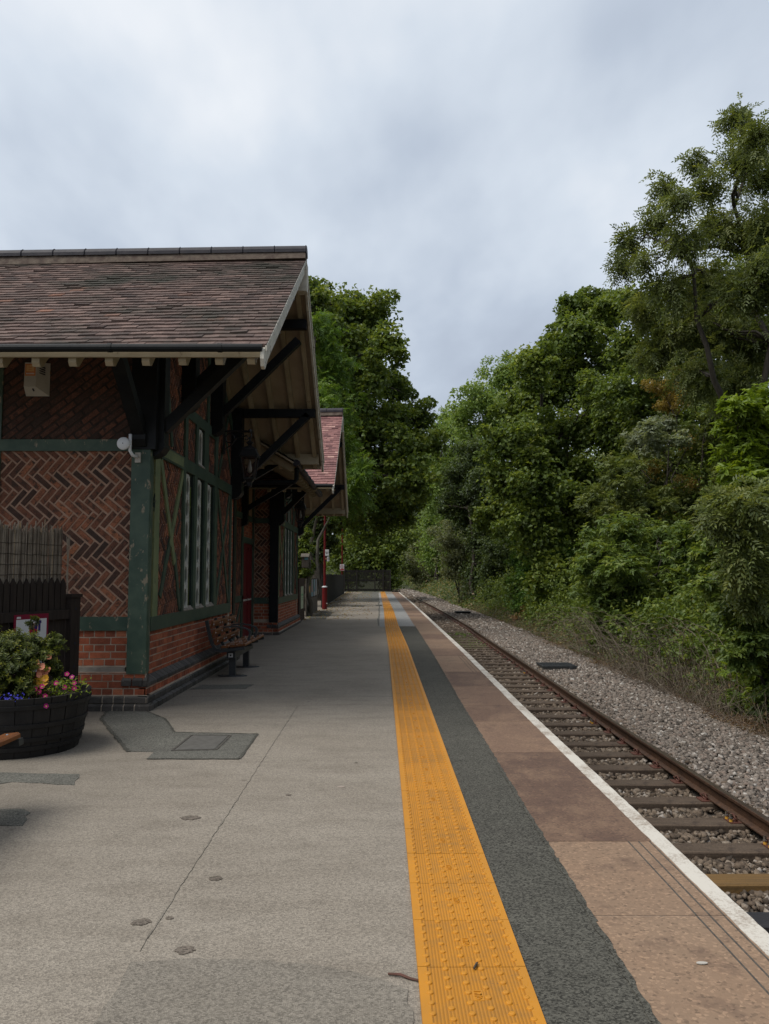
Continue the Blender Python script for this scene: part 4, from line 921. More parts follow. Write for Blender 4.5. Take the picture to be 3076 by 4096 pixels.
for y in (15.2, 18.1):
    mb = MB(); mb.bar((XR_ + .08, y, 2.95), (-2.0, y, 3.62), .11, .11, up=(0, 1, 0)); mb.build('strut', 'black', ST)
    mb = MB(); mb.box(XR_, XR_ + .14, y - .1, y + .1, 2.72, 3.9); mb.prism([(XR_, y - .1, 2.72), (XR_ + .16, y - .1, 2.72), (XR_ + .13, y - .1, 2.62), (XR_, y - .1, 2.55)], (0, .2, 0)); mb.build('pilaster', 'black', ST)
mb = MB(); mb.box(-2.68, -2.62, 14.05, 14.25, .0, 3.9); mb.tube([(-2.75, 14.15, .0), (-2.75, 14.15, 3.3)], .05, 8); mb.build('downpipe', 'black', ST)
# main roof behind, so the wings do not stand on air
mb = MB(); mb.prism([(-4.6, 8.5, 4.2), (-9, 8.5, 6.2), (-13.4, 8.5, 4.2)], (0, 16.3, 0)); mb.box(-13, -8.9, 8.9, 24.6, -.3, 4.2); mb.build('rear_range', 'tile', ST)

# ------------------------------------------------------------------ things on the walls
def lantern(Y, X, zc, wallY, label, dz=0):
    o = thing('wall_lantern', label, 'lantern', (X, Y, zc), 'station wall lanterns')
    mb = MB()
    for sx_ in (-1, 1):
        for sy in (-1, 1):
            mb.bar((X + sx_ * .075, Y + sy * .075, zc - .21), (X + sx_ * .125, Y + sy * .125, zc + .14), .016, .016, up=(0, 1, .3))
    for h, z in ((.078, -.21), (.130, .14)):
        for sx_ in (-1, 1): mb.box(X + sx_ * h - .01, X + sx_ * h + .01, Y - h, Y + h, zc + z - .012, zc + z + .012); mb.box(X - h, X + h, Y + sx_ * h - .0095, Y + sx_ * h + .0095, zc + z - .0115, zc + z + .0115)
    mb.lathe([(.10, -.225), (.055, -.27), (.05, -.33), (.02, -.35)], (X, Y, zc), 4, a0=math.pi / 4)
    mb.build('frame', 'iron', o)
    mb = MB()
    mb.lathe([(.215, .145), (.205, .165), (.15, .25), (.145, .275), (.105, .30), (.05, .315), (.035, .34), (.075, .365), (.075, .38), (.025, .40), (.012, .47)], (X, Y, zc), 4, a0=math.pi / 4)
    mb.build('cap', 'iron', o)
    mb = MB(); mb.lathe([(.104, -.19), (.170, .13)], (X, Y, zc), 4, cap=False, a0=math.pi / 4); mb.build('pane', 'clear', o)
    mb = MB(); mb.lathe([(.012, .1), (.022, .06), (.024, .02), (.036, -.03), (.040, -.07), (.028, -.105), (.008, -.118)], (X, Y, zc), 12); mb.build('bulb', 'bulb', o, smooth=True)
    mb = MB(); xb = -2.59
    mb.box(xb, xb + .03, wallY - .03, wallY + .03, zc + .2, zc + .62)
    mb.tube([(xb, wallY, zc + .58), ((xb + X) / 2, (wallY + Y) / 2, zc + .57), (X + .02, Y, zc + .56), (X + .02, Y, zc + .47)], [.018, .018, .02, .012], 8)
    mb.lathe([(.03, .54), (.035, .56), (.03, .59), (.01, .60)], (X, Y, zc), 8)
    mb.tube([(xb, wallY, zc + .26), (xb + .12, wallY, zc + .34), ((xb + X) / 2, (wallY + Y) / 2, zc + .46), (X - .05, Y, zc + .49), (X - .02, Y, zc + .45), (X - .05, Y, zc + .42), (X - .08, Y, zc + .44)], .012, 6)
    mb.tube([(xb + .11 + .075 * math.cos(t), wallY, zc + .46 + .075 * math.sin(t)) for t in np.linspace(0, 2 * math.pi, 14)], .012, 6)
    mb.build('bracket', 'iron', o)
    return o
lantern(12.75, -2.14, 3.22, 12.83, 'black wall lantern with a bulb on the nearer gable')
lantern(20.75, -2.14, 3.06, 20.9, 'smaller looking black wall lantern on the farther gable')

o = thing('alarm_box', 'off white alarm box with an orange label under the near eave', 'alarm box', (-3.85, 8.77, 3.63))
mb = MB(); x0, x1, z0, z1 = -3.985, -3.725, 3.45, 3.825; yb, yf = 8.772, 8.66
vv = [(x0, yb, z0), (x1, yb, z0), (x1, yb, z1), (x0 + .015, yb, z1 - .01), (x0 + .02, yf, z0 + .085), (x1 - .11, yf, z0 + .085), (x1 - .10, yf, z1 - .02), (x0 + .025, yf, z1 - .02)]
mb.add(vv, [(4, 5, 6, 7), (0, 1, 5, 4), (1, 2, 6, 5), (2, 3, 7, 6), (3, 0, 4, 7)]); mb.build('casing', 'offwhite', o)
mb = MB(); mb.box(x0 + .03, x1 - .115, yf - .003, yf - .0005, z1 - .17, z1 - .035); mb.box(x0 + .045, x1 - .13, yf - .005, yf - .003, z1 - .12, z1 - .05, mi=1)
for k in (0, 1): mb.box(x0 + .07, x1 - .155, yf - .006, yf - .005, z1 - .078 - k * .026, z1 - .07 - k * .026, mi=0)
for k in range(7): mb.box(x0 + .045 + k * .013, x0 + .053 + k * .013, yf - .005, yf - .003, z1 - .152, z1 - .138, mi=2)
mb.build('label', ['label', 'label_pale', 'signwhite'], o)
mb = MB()
for k in range(4): mb.bar((x1 - .085, 8.685, z1 - .055 - k * .025), (x1 - .035, 8.725, z1 - .068 - k * .025), .012, .01)
mb.build('vent', 'ink', o); mb = MB(); mb.tube([(-3.87, 8.70, z0 + .045), (-3.87, 8.672, z0 + .06)], .008, 8); mb.build('keyhole', 'ink', o)

o = thing('antenna', 'round white wireless antenna on a short pole at the brick corner', 'antenna', (-2.75, 8.60, 2.75))
mb = MB(); mb.lathe([(.02, -.022), (.066, -.02), (.07, 0.0), (.06, .012), (.0, .02)], (0, 0, 0), 28, cap=False)
mb.v = [(a - 2.795, 8.50 - c, b_ + 2.872) for a, b_, c in mb.v]; mb.f = [f for f in mb.f]; mb.build('disc', 'white', o, smooth=True)
mb = MB(); mb.lathe([(.006, .02), (.005, .024)], (0, 0, 0), 8); mb.v = [(a - 2.795, 8.50 - c, b_ + 2.872) for a, b_, c in mb.v]; mb.build('screw', 'steel', o)
mb = MB(); mb.tube([(-2.735, 8.54, 2.98), (-2.735, 8.54, 2.80), (-2.715, 8.57, 2.755), (-2.69, 8.64, 2.745)], .018, 10); mb.build('pole', 'white', o, smooth=True)
mb = MB(); mb.box(-2.72, -2.66, 8.672, 8.698, 2.69, 2.80); mb.lathe([(.018, 0), (.018, .012)], (-2.69, 8.668, 2.745), 8); mb.build('mount_plate', 'offwhite', o)

# ------------------------------------------------------------------ benches
def bench(loc, label):
    o = thing('bench', label, 'bench', (0, 0, 0), 'platform benches'); L3 = .615
    fr = [(-.29, .815), (-.265, .70), (-.235, .58), (-.20, .475), (-.15, .405), (-.08, .385), (.02, .395), (.25, .425)]
    for y in (-.91, -.305, .305, .91):
        mb = MB()
        for a, b_ in zip(fr[:-1], fr[1:]): mb.bar((a[0], y, a[1]), (b_[0] + (b_[0] - a[0]) * .05, y, b_[1] + (b_[1] - a[1]) * .05), .04, .06, up=(0, 1, 0))
        mb.build('frame', 'steel', o)
    st_ = MB()
    for k in range(3):
        y0 = -.915 + k * .61 + .018; y1 = y0 + .574
        for (x, z, tl) in ((-.252, .765, 1), (-.222, .645, 1), (-.190, .530, 1), (-.03, .405, 0), (.09, .418, 0), (.21, .431, 0)):
            mb = MB()
            if tl: ax = (V(.24, 0, .97), V(0, 1, 0), V(.97, 0, -.24)); hh = (.046, .287, .016)
            else: ax = (V(.995, 0, .1), V(0, 1, 0), V(-.1, 0, .995)); hh = (.055, .287, .017)
            c = V(x, (y0 + y1) / 2, z) + ax[2] * .035
            # slat with eased edges
            h0, h1, h2 = hh; e = .012
            sec = [(-h0 + e, h2), (h0 - e, h2), (h0, h2 - e), (h0, -h2), (-h0, -h2), (-h0, h2 - e)]
            mb.prism([c + ax[0] * a + ax[2] * b_ - ax[1] * h1 for a, b_ in sec], ax[1] * 2 * h1)
            mb.build('slat', 'wood', o)
            for yy_ in (y0 + .06, y1 - .06):
                q = V(c[0], yy_, c[2]) + ax[2] * h2
                st_.tube([q, q + ax[2] * .004, q + ax[2] * .006], [.011, .010, .004], 8)
    st_.build('stud', 'stud', o)
    mb = MB(); mb.box(-.02, .10, -.80, .80, .27, .36); mb.build('beam', 'steel', o)
    for y in (-.64, .5):
        mb = MB(); mb.box(-.005, .085, y - .045, y + .045, .012, .27); mb.build('leg', 'steel', o)
        mb = MB(); mb.lathe([(.17, 0), (.165, .012)], (0, 0, 0), 24); mb.v = [(a * 1.25 + .04, b_ * .55 + y, c + .001) for a, b_, c in mb.v]
        for e in (-.15, .15): mb.lathe([(.012, .012), (.012, .022)], (e + .04, y, 0), 6, mi=1)
        mb.build('foot_plate', ['steel', 'stud'], o)
    for y in (-.305, .305):
        mb = MB(); pts = [(-.235, .655), (-.12, .685), (.02, .69), (.13, .672), (.215, .64), (.235, .60), (.20, .45)]; wd = [.03, .05, .055, .06, .06, .06, .05]
        for (a, b_) in zip(pts[:-1], pts[1:]): mb.bar((a[0], y, a[1]), (b_[0] + (b_[0] - a[0]) * .06, y, b_[1] + (b_[1] - a[1]) * .06), .05, .022, up=(0, 1, 0)) if False else mb.bar((a[0], y, a[1]), (b_[0] + (b_[0] - a[0]) * .06, y, b_[1] + (b_[1] - a[1]) * .06), .022 if a[0] < .2 else .035, .045, up=(0, 1, 0))
        mb.build('armrest', 'steel', o)
    mb = MB(); mb.box(.005, .07, -.8035, -.8005, .285, .345); mb.box(.025, .05, -.8045, -.8035, .30, .325, mi=1); mb.build('asset_label', ['signwhite', 'steel'], o)
    o.location = loc; return o
b1 = bench((-2.2, 12.28, 0), 'slatted brown bench with studded slats against the brick plinth')
b2 = copytree(b1); b2.location = (-2.49, 4.10, 0); b2['label'] = 'bench whose orange brown slat end juts in beside the barrel'

# ------------------------------------------------------------------ barrel planter and its plants
BX, BY = -3.08, 6.87
o = thing('barrel_planter', 'black half barrel planter full of flowers and a shrub', 'planter', (BX, BY, 0))
mb = MB(); ns_ = 26
for k in range(ns_):
    a0, a1 = 2 * math.pi * k / ns_ + .006, 2 * math.pi * (k + 1) / ns_ - .006; pr_ = [(.475, .0), (.515, .15), (.545, .30), (.572, .475)]; rj = R.uniform(-.003, .003); vs = []
    for r_, z in pr_: vs += [(BX + (r_ + rj) * math.cos(a0), BY + (r_ + rj) * math.sin(a0), z), (BX + (r_ + rj) * math.cos(a1), BY + (r_ + rj) * math.sin(a1), z)]
    vs += [(BX + .535 * math.cos(a0), BY + .535 * math.sin(a0), .475), (BX + .535 * math.cos(a1), BY + .535 * math.sin(a1), .475), (BX + .52 * math.cos(a0), BY + .52 * math.sin(a0), .35), (BX + .52 * math.cos(a1), BY + .52 * math.sin(a1), .35)]
    mb.add(vs, [(i, i + 1, i + 3, i + 2) for i in range(0, 10, 2)])
mb.lathe([(.465, .0), (.505, .15), (.535, .30), (.55, .46)], (BX, BY, 0), 26, cap=False)
mb.build('staves', 'barrel', o)
for z in (.055, .125, .235, .385):
    r0 = np.interp(z, [0, .15, .3, .475], [.475, .515, .545, .572]) + .003
    mb = MB(); mb.lathe([(r0 + .003, z), (r0 + .007, z + .002), (r0 + .014, z + .036), (r0 + .004, z + .038)], (BX, BY, 0), 48, cap=False); mb.build('hoop', 'hoop', o, smooth=False)
mb = MB(); mb.lathe([(.53, .40), (.3, .425), (.001, .43)], (BX, BY, 0), 30); mb.build('soil', 'soil', o)

def unit(a): return a / (np.linalg.norm(a, axis=-1, keepdims=True) + 1e-9)
def leaves(P, Nn, A, L, W, fold=.25):
    """leaf quads (two triangles folded on the midrib): base P, normal Nn, axis A"""
    A = unit(A - Nn * np.sum(A * Nn, -1, keepdims=True)); S = np.cross(Nn, A)
    L = L[:, None]; W = W[:, None]
    b0 = P; tip = P + A * L - Nn * L * .12
    l = P + A * L * .45 + S * W * .5 + Nn * W * fold; r = P + A * L * .45 - S * W * .5 + Nn * W * fold
    v = np.stack([b0, r, tip, l], 1)
    n = len(P); i = (np.arange(n) * 4)[:, None]
    f = np.concatenate([i + 0, i + 1, i + 2, i + 0, i + 2, i + 3], 1)
    return v.reshape(-1, 3), f
def leafobj(name, P, Nn, A, L, W, rnd, m, parent=None, fold=.25):
    v, f = leaves(P, Nn, A, L, W, fold)
    return rawmesh(name, v, f.ravel(), 3, np.repeat(np.clip(rnd, 0, 1), 2), [m], parent=parent)
def crown_leaves(blobs, n, L, W, style, droop=.3, up=.75, shell=.3, rs=R, blob_tone=.25):
    """leaf positions for a crown made of blobs (centre, radius)"""
    C = np.array([b_[0] for b_ in blobs]); Rd = np.array([b_[1] for b_ in blobs]); tone_ = rs.rand(len(C))
    w = Rd ** 2; w /= w.sum()
    per = {'single': 1, 'pinnate': 9, 'spray': 6}[style]
    ns = max(1, n // per)
    k = rs.choice(len(C), ns, p=w); bigb = (Rd[k] > 1.6 * np.median(Rd))
    d = unit(rs.randn(ns, 3) + V(0, 0, .25)); q = np.where(bigb, np.minimum(np.abs(rs.randn(ns)) * .6, 1.0 + .08 * rs.rand(ns)), np.clip(1 - np.abs(rs.randn(ns)) * shell, .1, 1.15))
    P = C[k] + d * (Rd[k] * q)[:, None] * np.where(bigb[:, None], V(1, 1, 1), V(1.12, 1.12, .72))
    base_n = unit(d * .4 + V(0, 0, up * .8) + rs.randn(ns, 3) * .6)
    ax = unit(d * .7 + rs.randn(ns, 3) * .6 + V(0, 0, -droop))
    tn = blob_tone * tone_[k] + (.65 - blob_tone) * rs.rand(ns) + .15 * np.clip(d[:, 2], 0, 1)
    if style == 'single':
        return P, base_n, ax, L * (.65 + .7 * rs.rand(ns)), W * (.65 + .7 * rs.rand(ns)), tn + .25 * rs.rand(ns) ** 3
    out = [[], [], [], [], [], []]
    axp = unit(ax - base_n * np.sum(ax * base_n, -1, keepdims=True)); S = np.cross(base_n, axp)
    for j in range(per):
        if style == 'pinnate':
            t = (j // 2 + 1) / 5.0; s = 0 if j == per - 1 else (1 if j % 2 else -1); ln = L * 3.0
            p = P + axp * (t * ln) - V(0, 0, 1) * (droop * .35 * ln * t * t); a = unit(axp * .75 + S * s * .9 + V(0, 0, -.25 * droop)); nn = unit(base_n + rs.randn(ns, 3) * .15)
        else:
            th = j * 2.4 + rs.rand(ns) * .8; p = P + axp * (L * .9 * j / per)[..., None] if False else P + axp * (L * .8 * j / per)
            rad = axp * .8 + (S * np.cos(th)[:, None] + base_n * np.sin(th)[:, None]) * .9; a = unit(rad + V(0, 0, -.15 * droop)); nn = unit(base_n * .5 + np.cross(a, np.cross(axp, a) + 1e-3) * .6 + V(0, 0, .55) + rs.randn(ns, 3) * .15)
        out[0].append(p); out[1].append(nn); out[2].append(a); out[3].append(L * (.7 + .6 * rs.rand(ns))); out[4].append(W * (.75 + .5 * rs.rand(ns))); out[5].append(tn + .22 * rs.rand(ns) ** 3)
    return [np.concatenate(a) for a in out]

# shrub and flowers standing in the barrel
rs = np.random.RandomState(3)
o = thing('hebe_shrub', 'bushy evergreen shrub with small glossy leaves in the half barrel', 'shrub', (BX - .25, BY, .42))
bl = [(V(-3.30, 6.72, .72), .22), (V(-3.05, 6.62, .62), .2), (V(-3.25, 6.9, .82), .18), (V(-2.98, 6.88, .80), .17), (V(-3.1, 7.0, .82), .14), (V(-3.5, 6.9, .85), .25), (V(-2.86, 6.78, .72), .13), (V(-3.42, 6.55, .62), .22), (V(-3.2, 6.5, .55), .17), (V(-2.92, 6.60, .52), .12), (V(-2.80, 6.92, .86), .10), (V(-2.78, 6.85, .66), .08), (V(-3.04, 6.98, 1.04), .06), (V(-3.12, 6.78, .80), .2), (V(-3.0, 6.72, .70), .18), (V(-3.18, 6.62, .66), .2)]
Ps = []; mbt = MB()
for c, r in bl:
    for k in range(int(105 * (r / .2) ** 2)):
        d = unit(rs.randn(3) + V(0, 0, .35)); e = c + d * r * (.65 + .45 * rs.rand()); bse = c + d * r * .15; Ps.append((bse, e, d))
        if k % 3 == 0: mbt.tube([bse - V(0, 0, .05), (bse + e) / 2, e], .004, 4, False)
mbt.tube([(BX - .2, BY, .40), (BX - .18, BY - .05, .75)], .02, 6); mbt.build('stem', 'bark', o)
P = []; Nn = []; A = []; T = []
for bse, e, d in Ps:
    tone_ = rs.rand()
    ax = unit(e - bse); s1 = unit(np.cross(ax, V(.3, .2, 1))); s2 = np.cross(ax, s1)
    for j in range(11):
        t = .35 + .65 * j / 10; ph = (j % 2) * math.pi / 2 + rs.rand() * .3
        for sg in (0, math.pi):
            rad = s1 * math.cos(ph + sg) + s2 * math.sin(ph + sg); op = .35 + .75 * (1 - j / 10)
            P.append(bse + (e - bse) * t); A.append(ax * (1.1 - op * .6) + rad * op); Nn.append(unit(ax * .9 - rad * .35 + rs.randn(3) * .1)); T.append(.12 + .35 * tone_ + .18 * rs.rand() + (.38 if j >= 9 else .1 * t))
n = len(P); leafobj('foliage', np.array(P), np.array(Nn), np.array(A), .026 + .010 * rs.rand(n), .0115 + .003 * rs.rand(n), np.array(T), 'leaf_hebe', o)

def petalmat(name, c): return mat(name, c, tuple(x * .75 for x in c), 30, rough=.6)
M['pink'] = petalmat('petal_pink', (.52, .02, .17)); M['pinkdark'] = petalmat('petal_pink_dark', (.30, .01, .14)); M['peach'] = petalmat('petal_peach', (.62, .24, .14)); M['amber'] = petalmat('leaf_amber', (.50, .25, .015)); M['bluefl'] = petalmat('petal_blue', (.055, .05, .45)); M['throat'] = petalmat('petal_throat', (.6, .45, .12))
def flower(mb, c, n_, r, np_=5, mi=0, cup=.3):
    n_ = unit(np.array(n_, float)); a = unit(np.cross(n_, V(.2, 1, .4))); b_ = np.cross(n_, a); c = np.array(c, float)
    for k in range(np_):
        t = 2 * math.pi * k / np_; d = a * math.cos(t) + b_ * math.sin(t); e = np.cross(n_, d); w = r * 1.9 * math.sin(math.pi / np_)
        mb.add([c, c + d * r * .6 - e * w * .5 + n_ * r * cup * .7, c + d * r + n_ * r * cup, c + d * r * .6 + e * w * .5 + n_ * r * cup * .7], [(0, 1, 2, 3)], mi=mi)
def plant(name, label, cat, loc, nl, spread, h, lm, L, W, cat_tone=(.3, .9)):
    o = thing(name, label, cat, loc); loc = np.array(loc)
    P = loc + np.stack([rs.randn(nl) * spread * .5, rs.randn(nl) * spread * .5, rs.rand(nl) * h], 1)
    leafobj('foliage', P, unit(rs.randn(nl, 3) * .6 + V(0, -.3, .7)), rs.randn(nl, 3), L * (.6 + .8 * rs.rand(nl)), W * (.6 + .8 * rs.rand(nl)), cat_tone[0] + (cat_tone[1] - cat_tone[0]) * rs.rand(nl), lm, o)
    return o
o = plant('petunia', 'bright pink trailing flowers at the right rim of the barrel', 'flowers', (-2.66, 6.74, .45), 240, .17, .14, 'leaf_yellow', .035, .014)
mb = MB()
for (x, y, z, n_) in ((-2.78, 6.60, .545, (.1, -1, .3)), (-2.735, 6.56, .475, (0, -1, 0)), (-2.80, 6.60, .50, (-.2, -1, .4)), (-2.70, 6.68, .56, (.1, -1, .5)), (-2.62, 6.66, .53, (.1, -1, .2)), (-2.55, 6.68, .52, (.5, -1, .1)), (-2.60, 6.76, .60, (0, -1, .8)), (-2.675, 6.44, .415, (.1, -1, -.1)), (-2.56, 6.70, .56, (.6, -.8, .4)), (-2.66, 6.80, .62, (.3, -1, .5)), (-2.82, 6.58, .53, (-.5, -1, .2))):
    flower(mb, (x, y, z), n_, .022, 5, 0 if rs.rand() < .7 else 1); flower(mb, np.array((x, y, z)) + unit(V(*n_)) * .004, n_, .007, 5, 2)
mb.build('blossom', ['pink', 'pinkdark', 'throat'], o)
o = plant('begonia', 'begonia with a peach flower and amber leaves beside the shrub', 'flowers', (-2.86, 6.72, .44), 160, .12, .12, 'leaf_dry', .05, .02, (.4, 1))
mb = MB()
for k in range(16): flower(mb, V(-2.82, 6.70, .665) + rs.randn(3) * V(.028, .02, .03), (rs.randn() * .5, -1, rs.rand()), .026, 4, 0)
for (x, z, s) in ((-2.80, .575, .055), (-2.85, .56, .05), (-2.78, .60, .035), (-2.83, .53, .04)): flower(mb, (x, 6.66, z), (rs.randn() * .3, -1, .4), s, 3, 1)
mb.tube([(-2.84, 6.72, .43), (-2.83, 6.70, .56), (-2.82, 6.70, .66)], .006, 5, mi=1); mb.build('blossom', ['peach', 'amber'], o)
o = plant('lobelia', 'low mound of small blue flowers at the front of the barrel', 'flowers', (-2.95, 6.50, .445), 60, .1, .05, 'leaf_dark', .02, .006)
mb = MB()
for k in range(45): flower(mb, V(-2.97, 6.48, .475) + rs.randn(3) * V(.05, .035, .02), (rs.randn() * .5, -1, .6), .0075, 4, 0)
mb.build('blossom', 'bluefl', o)

# ------------------------------------------------------------------ near fence, reed screen and poster
FA, FB = V(-3.78, 7.25, 0), V(-3.315, 8.47, 0); fd = unit(FB - FA); fn = V(fd[1], -fd[0], 0)
FA = FB - fd * 2.4
FF = Frame(FB, -fd, (0, 0, 1), fn)        # u runs back from the end post
o = thing('picket_fence', 'near black picket fence with pointed tops behind the barrel', 'fence', tuple(FB))
for k in range(28):
    u = .07 + k * .083; mb = MB(); h = 1.36 + R.uniform(-.012, .012)
    mb.prism([FF.p(u, .05, 0), FF.p(u + .07, .05, 0), FF.p(u + .07, h, 0), FF.p(u + .035, h + .06, 0), FF.p(u, h, 0)], FF.n * .02); mb.build('picket', 'fencewood', o)
for z in (.22, 1.0):
    mb = MB(); FF.rect(mb, .02, 2.4, z, z + .095, .0201, .065); mb.build('rail', 'fencewood', o)
mb = MB(); FF.rect(mb, -.075, .055, 0, 1.22, -.05, .085); FF.rect(mb, -.09, .07, 1.22, 1.255, -.065, .10)
pst = mb.build('post', 'fencewood', o)
mb = MB()
for z in (1.10, .74, .50):
    c = FF.p(-.01, z, .0855); mb.tube([c, c + FF.n * .002], .014, 10)
mb.build('bolt_hole', 'ink', pst)
o = thing('reed_screen', 'grey brown reed screen rising above the black pickets', 'screen', tuple(FB))
mb = MB()
for k in range(820):
    u = .085 + R.rand() * 1.75; d = -.03 - R.rand() * .03; top = 1.90 + R.randn() * .03 + (.05 if R.rand() < .06 else 0); ln_ = R.randn() * .012
    mb.tube([FF.p(u, 1.05, d), FF.p(u + ln_, top, d + R.uniform(-.006, .006))], .003 + .003 * R.rand(), 4, r=R.rand())
for k in range(5): mb.tube([FF.p(-.02 + R.rand() * .06, 1.0 if k else .6, .0 - k * .01), FF.p(.03 - .012 * k, 1.90 - R.rand() * .06, -.03)], .003, 4, r=.8)
mb.build('reeds', 'reed', o)
mb = MB()
for z in (1.46, 1.56, 1.66, 1.77): mb.tube([FF.p(.08 + q * .09, z + R.uniform(-.006, .006), -.025) for q in range(20)], .0025, 4)
mb.build('binding_wire', 'wire', o)
o = thing('poster_board', 'white poster with a maroon border fixed to the black fence', 'poster', tuple(FF.p(.55, .8, .066)))
mb = MB(); FF.rect(mb, .36, .80, .44, 1.07, .066, .072); mb.build('border', 'magenta', o)
mb = MB(); FF.rect(mb, .385, .775, .50, 1.022, .0722, .0735); mb.build('sheet', 'signwhite', o)
mb = MB()
hook = [(.50, .90), (.475, .90), (.45, .955), (.455, 1.0), (.49, 1.012), (.525, .99), (.53, .93), (.505, .925), (.5, .965), (.48, .965)]
FF.beam(mb, .48, .90, .48, .99, .03, .0737, .0745, mi=1); FF.beam(mb, .455, .99, .525, .985, .03, .0737, .0746, mi=1); FF.beam(mb, .52, .985, .525, .92, .03, .0737, .0744, mi=1)
mb.prism([FF.p(a, b_, .0736) for a, b_ in ((.50, .955), (.57, .985), (.615, .935), (.60, .86), (.51, .86))], FF.n * .0006, mi=0)
for u in (.53, .575): mb.prism([FF.p(u - .014, .86, .0743), FF.p(u + .014, .86, .0743), FF.p(u, .915, .0743)], FF.n * .0005, mi=1)
FF.rect(mb, .62, .70, .68, .78, .0737, .0743, mi=2); FF.rect(mb, .50, .57, .64, .78, .0737, .0743, mi=3); FF.rect(mb, .72, .77, 1.03, 1.05, .0722, .0735, mi=4)
mb.build('picture', ['signred', 'purple', 'signgreen', 'signorange', 'signwhite'], o)

# ------------------------------------------------------------------ fences, posters and lamps along the far platform
o = thing('notice_board', 'tall dark brown board with a pale notice at the station corner', 'notice board', (-2.62, 25.6, 0))
mb = MB(); mb.box(-2.70, -2.60, 25.0, 26.9, 0, 1.36); mb.build('board', 'brownwood', o)
mb = MB(); mb.box(-2.598, -2.592, 25.55, 26.35, .38, 1.10); mb.build('notice', 'notice', o)
mb = MB()
for z, h, in ((.80, .06), (.72, .02), (.66, .015)): mb.box(-2.5918, -2.590, 25.7, 26.2, z, z + h)
mb.build('print', 'signgreen', o)
o = thing('board_fence', 'grey weathered close boarded fence hung with tall posters', 'fence', (-2.66, 30.5, 0))
for k in range(33):
    y = 28.2 + k * .15; mb = MB(); h = 1.36 + R.uniform(-.02, .02); mb.box(-2.70 + R.uniform(-.006, .006), -2.675, y, y + .143, 0, h); mb.build('plank', 'greywood', o)
mb = MB(); mb.box(-2.76, -2.71, 28.2, 33.1, .3, .4); mb.box(-2.76, -2.71, 28.2, 33.1, 1.05, 1.15); mb.build('rail', 'greywood', o)
def grad(n, a, b_): return mat(n, a, b_, 2.2, rough=.4, co='obj')
pm = [('orange and green', 'signorange', 'signgreen', (28.9, 29.55)), ('pink and grey', 'peach', 'steel', (30.1, 30.6)), ('pale blue', 'white', 'purple', (31.0, 31.45)), ('white', 'signwhite', 'white', (31.9, 32.4))]
M['posterteal'] = mat('poster_teal', (.10, .28, .33), (.35, .50, .55), 3); M['posterpink'] = mat('poster_pink', (.42, .25, .22), (.25, .32, .34), 3); M['posterorange'] = mat('poster_orange', (.46, .22, .06), (.42, .29, .10), 3); M['postergreen'] = mat('poster_green', (.10, .33, .10), (.16, .36, .12), 3); M['posterpale'] = mat('poster_pale', (.5, .56, .6), (.42, .5, .56), 3)
for (nm, y0, y1, ms) in (('orange poster fading to green at its foot', 28.95, 29.6, ('posterorange', 'postergreen')), ('pink and grey poster next to the orange one', 30.1, 30.65, ('posterpink', 'posterteal')), ('teal and white poster, third along the grey fence', 31.05, 31.5, ('posterteal', 'posterpale')), ('pale poster nearest the red lamp post', 31.95, 32.4, ('posterpale', 'signwhite'))):
    q = thing('poster', nm, 'poster', (-2.67, y0, 1), 'posters on the grey fence')
    mb = MB(); mb.box(-2.672, -2.662, y0, y1, .60, 1.33); mb.build('frame', 'brownwood', q)
    mb = MB(); mb.box(-2.6618, -2.659, y0 + .03, y1 - .03, .66, 1.30); mb.box(-2.6588, -2.657, y0 + .03, y1 - .03, .66, .82, mi=1); mb.build('sheet', list(ms), q)
o = thing('board_fence', 'long dim timber fence running on from the red lamp post to the platform end', 'fence', (-2.9, 50, 0))
for k in range(110):
    y = 36 + k * .31; x = -2.72 - (y - 36) * .013; mb = MB(); mb.box(x - .025, x, y, y + .295, 0, 1.5 + R.uniform(-.03, .03) + (.12 if 70 < k < 76 else 0)); mb.build('plank' if k < 100 else 'plank', 'palewood', o) if k < 95 else None
mb = MB(); mb.bar((-2.78, 36, 1.1), (-3.2, 65.4, 1.1), .05, .1); mb.build('rail', 'palewood', o)
o = thing('palisade_fence', 'dark slatted timber fence closing the end of the platform', 'fence', (-1.3, 71.4, 0))
for k in range(66):
    x = -3.35 + k * .0625; mb = MB(); h = 1.95 + R.uniform(-.04, .04)
    mb.box(x, x + .038, 71.38, 71.41, .05, h); mb.build('slat', 'palewood', o)
for z in (.08, .95, 1.75):
    mb = MB(); mb.box(-3.4, .78, 71.41, 71.46, z, z + .16); mb.build('rail', 'palewood', o)
for x in (-2.25, -.62, .10, -3.35, .74):
    mb = MB(); mb.box(x - .06, x + .06, 71.32, 71.379, 0, 2.0); mb.build('post', 'palewood', o)
for k in range(4):
    x = .88 + k * .19; mb = MB(); mb.prism([(x, 69.6, .004), (x + .18, 69.6, .004), (x + .09, 69.6, .23)], (0, 1.5, 0))
    tag(mb.build('trespass_guard', 'palewood', loc=(x, 69.6, 0)), ['first dark wooden ridge of the trespass guard, beside the slatted fence', 'second dark wooden ridge of the trespass guard from the slatted fence', 'third dark wooden ridge of the trespass guard from the slatted fence', 'last dark wooden ridge of the trespass guard, at the white platform edge'][k], 'trespass guard', 'trespass guards at the platform end')

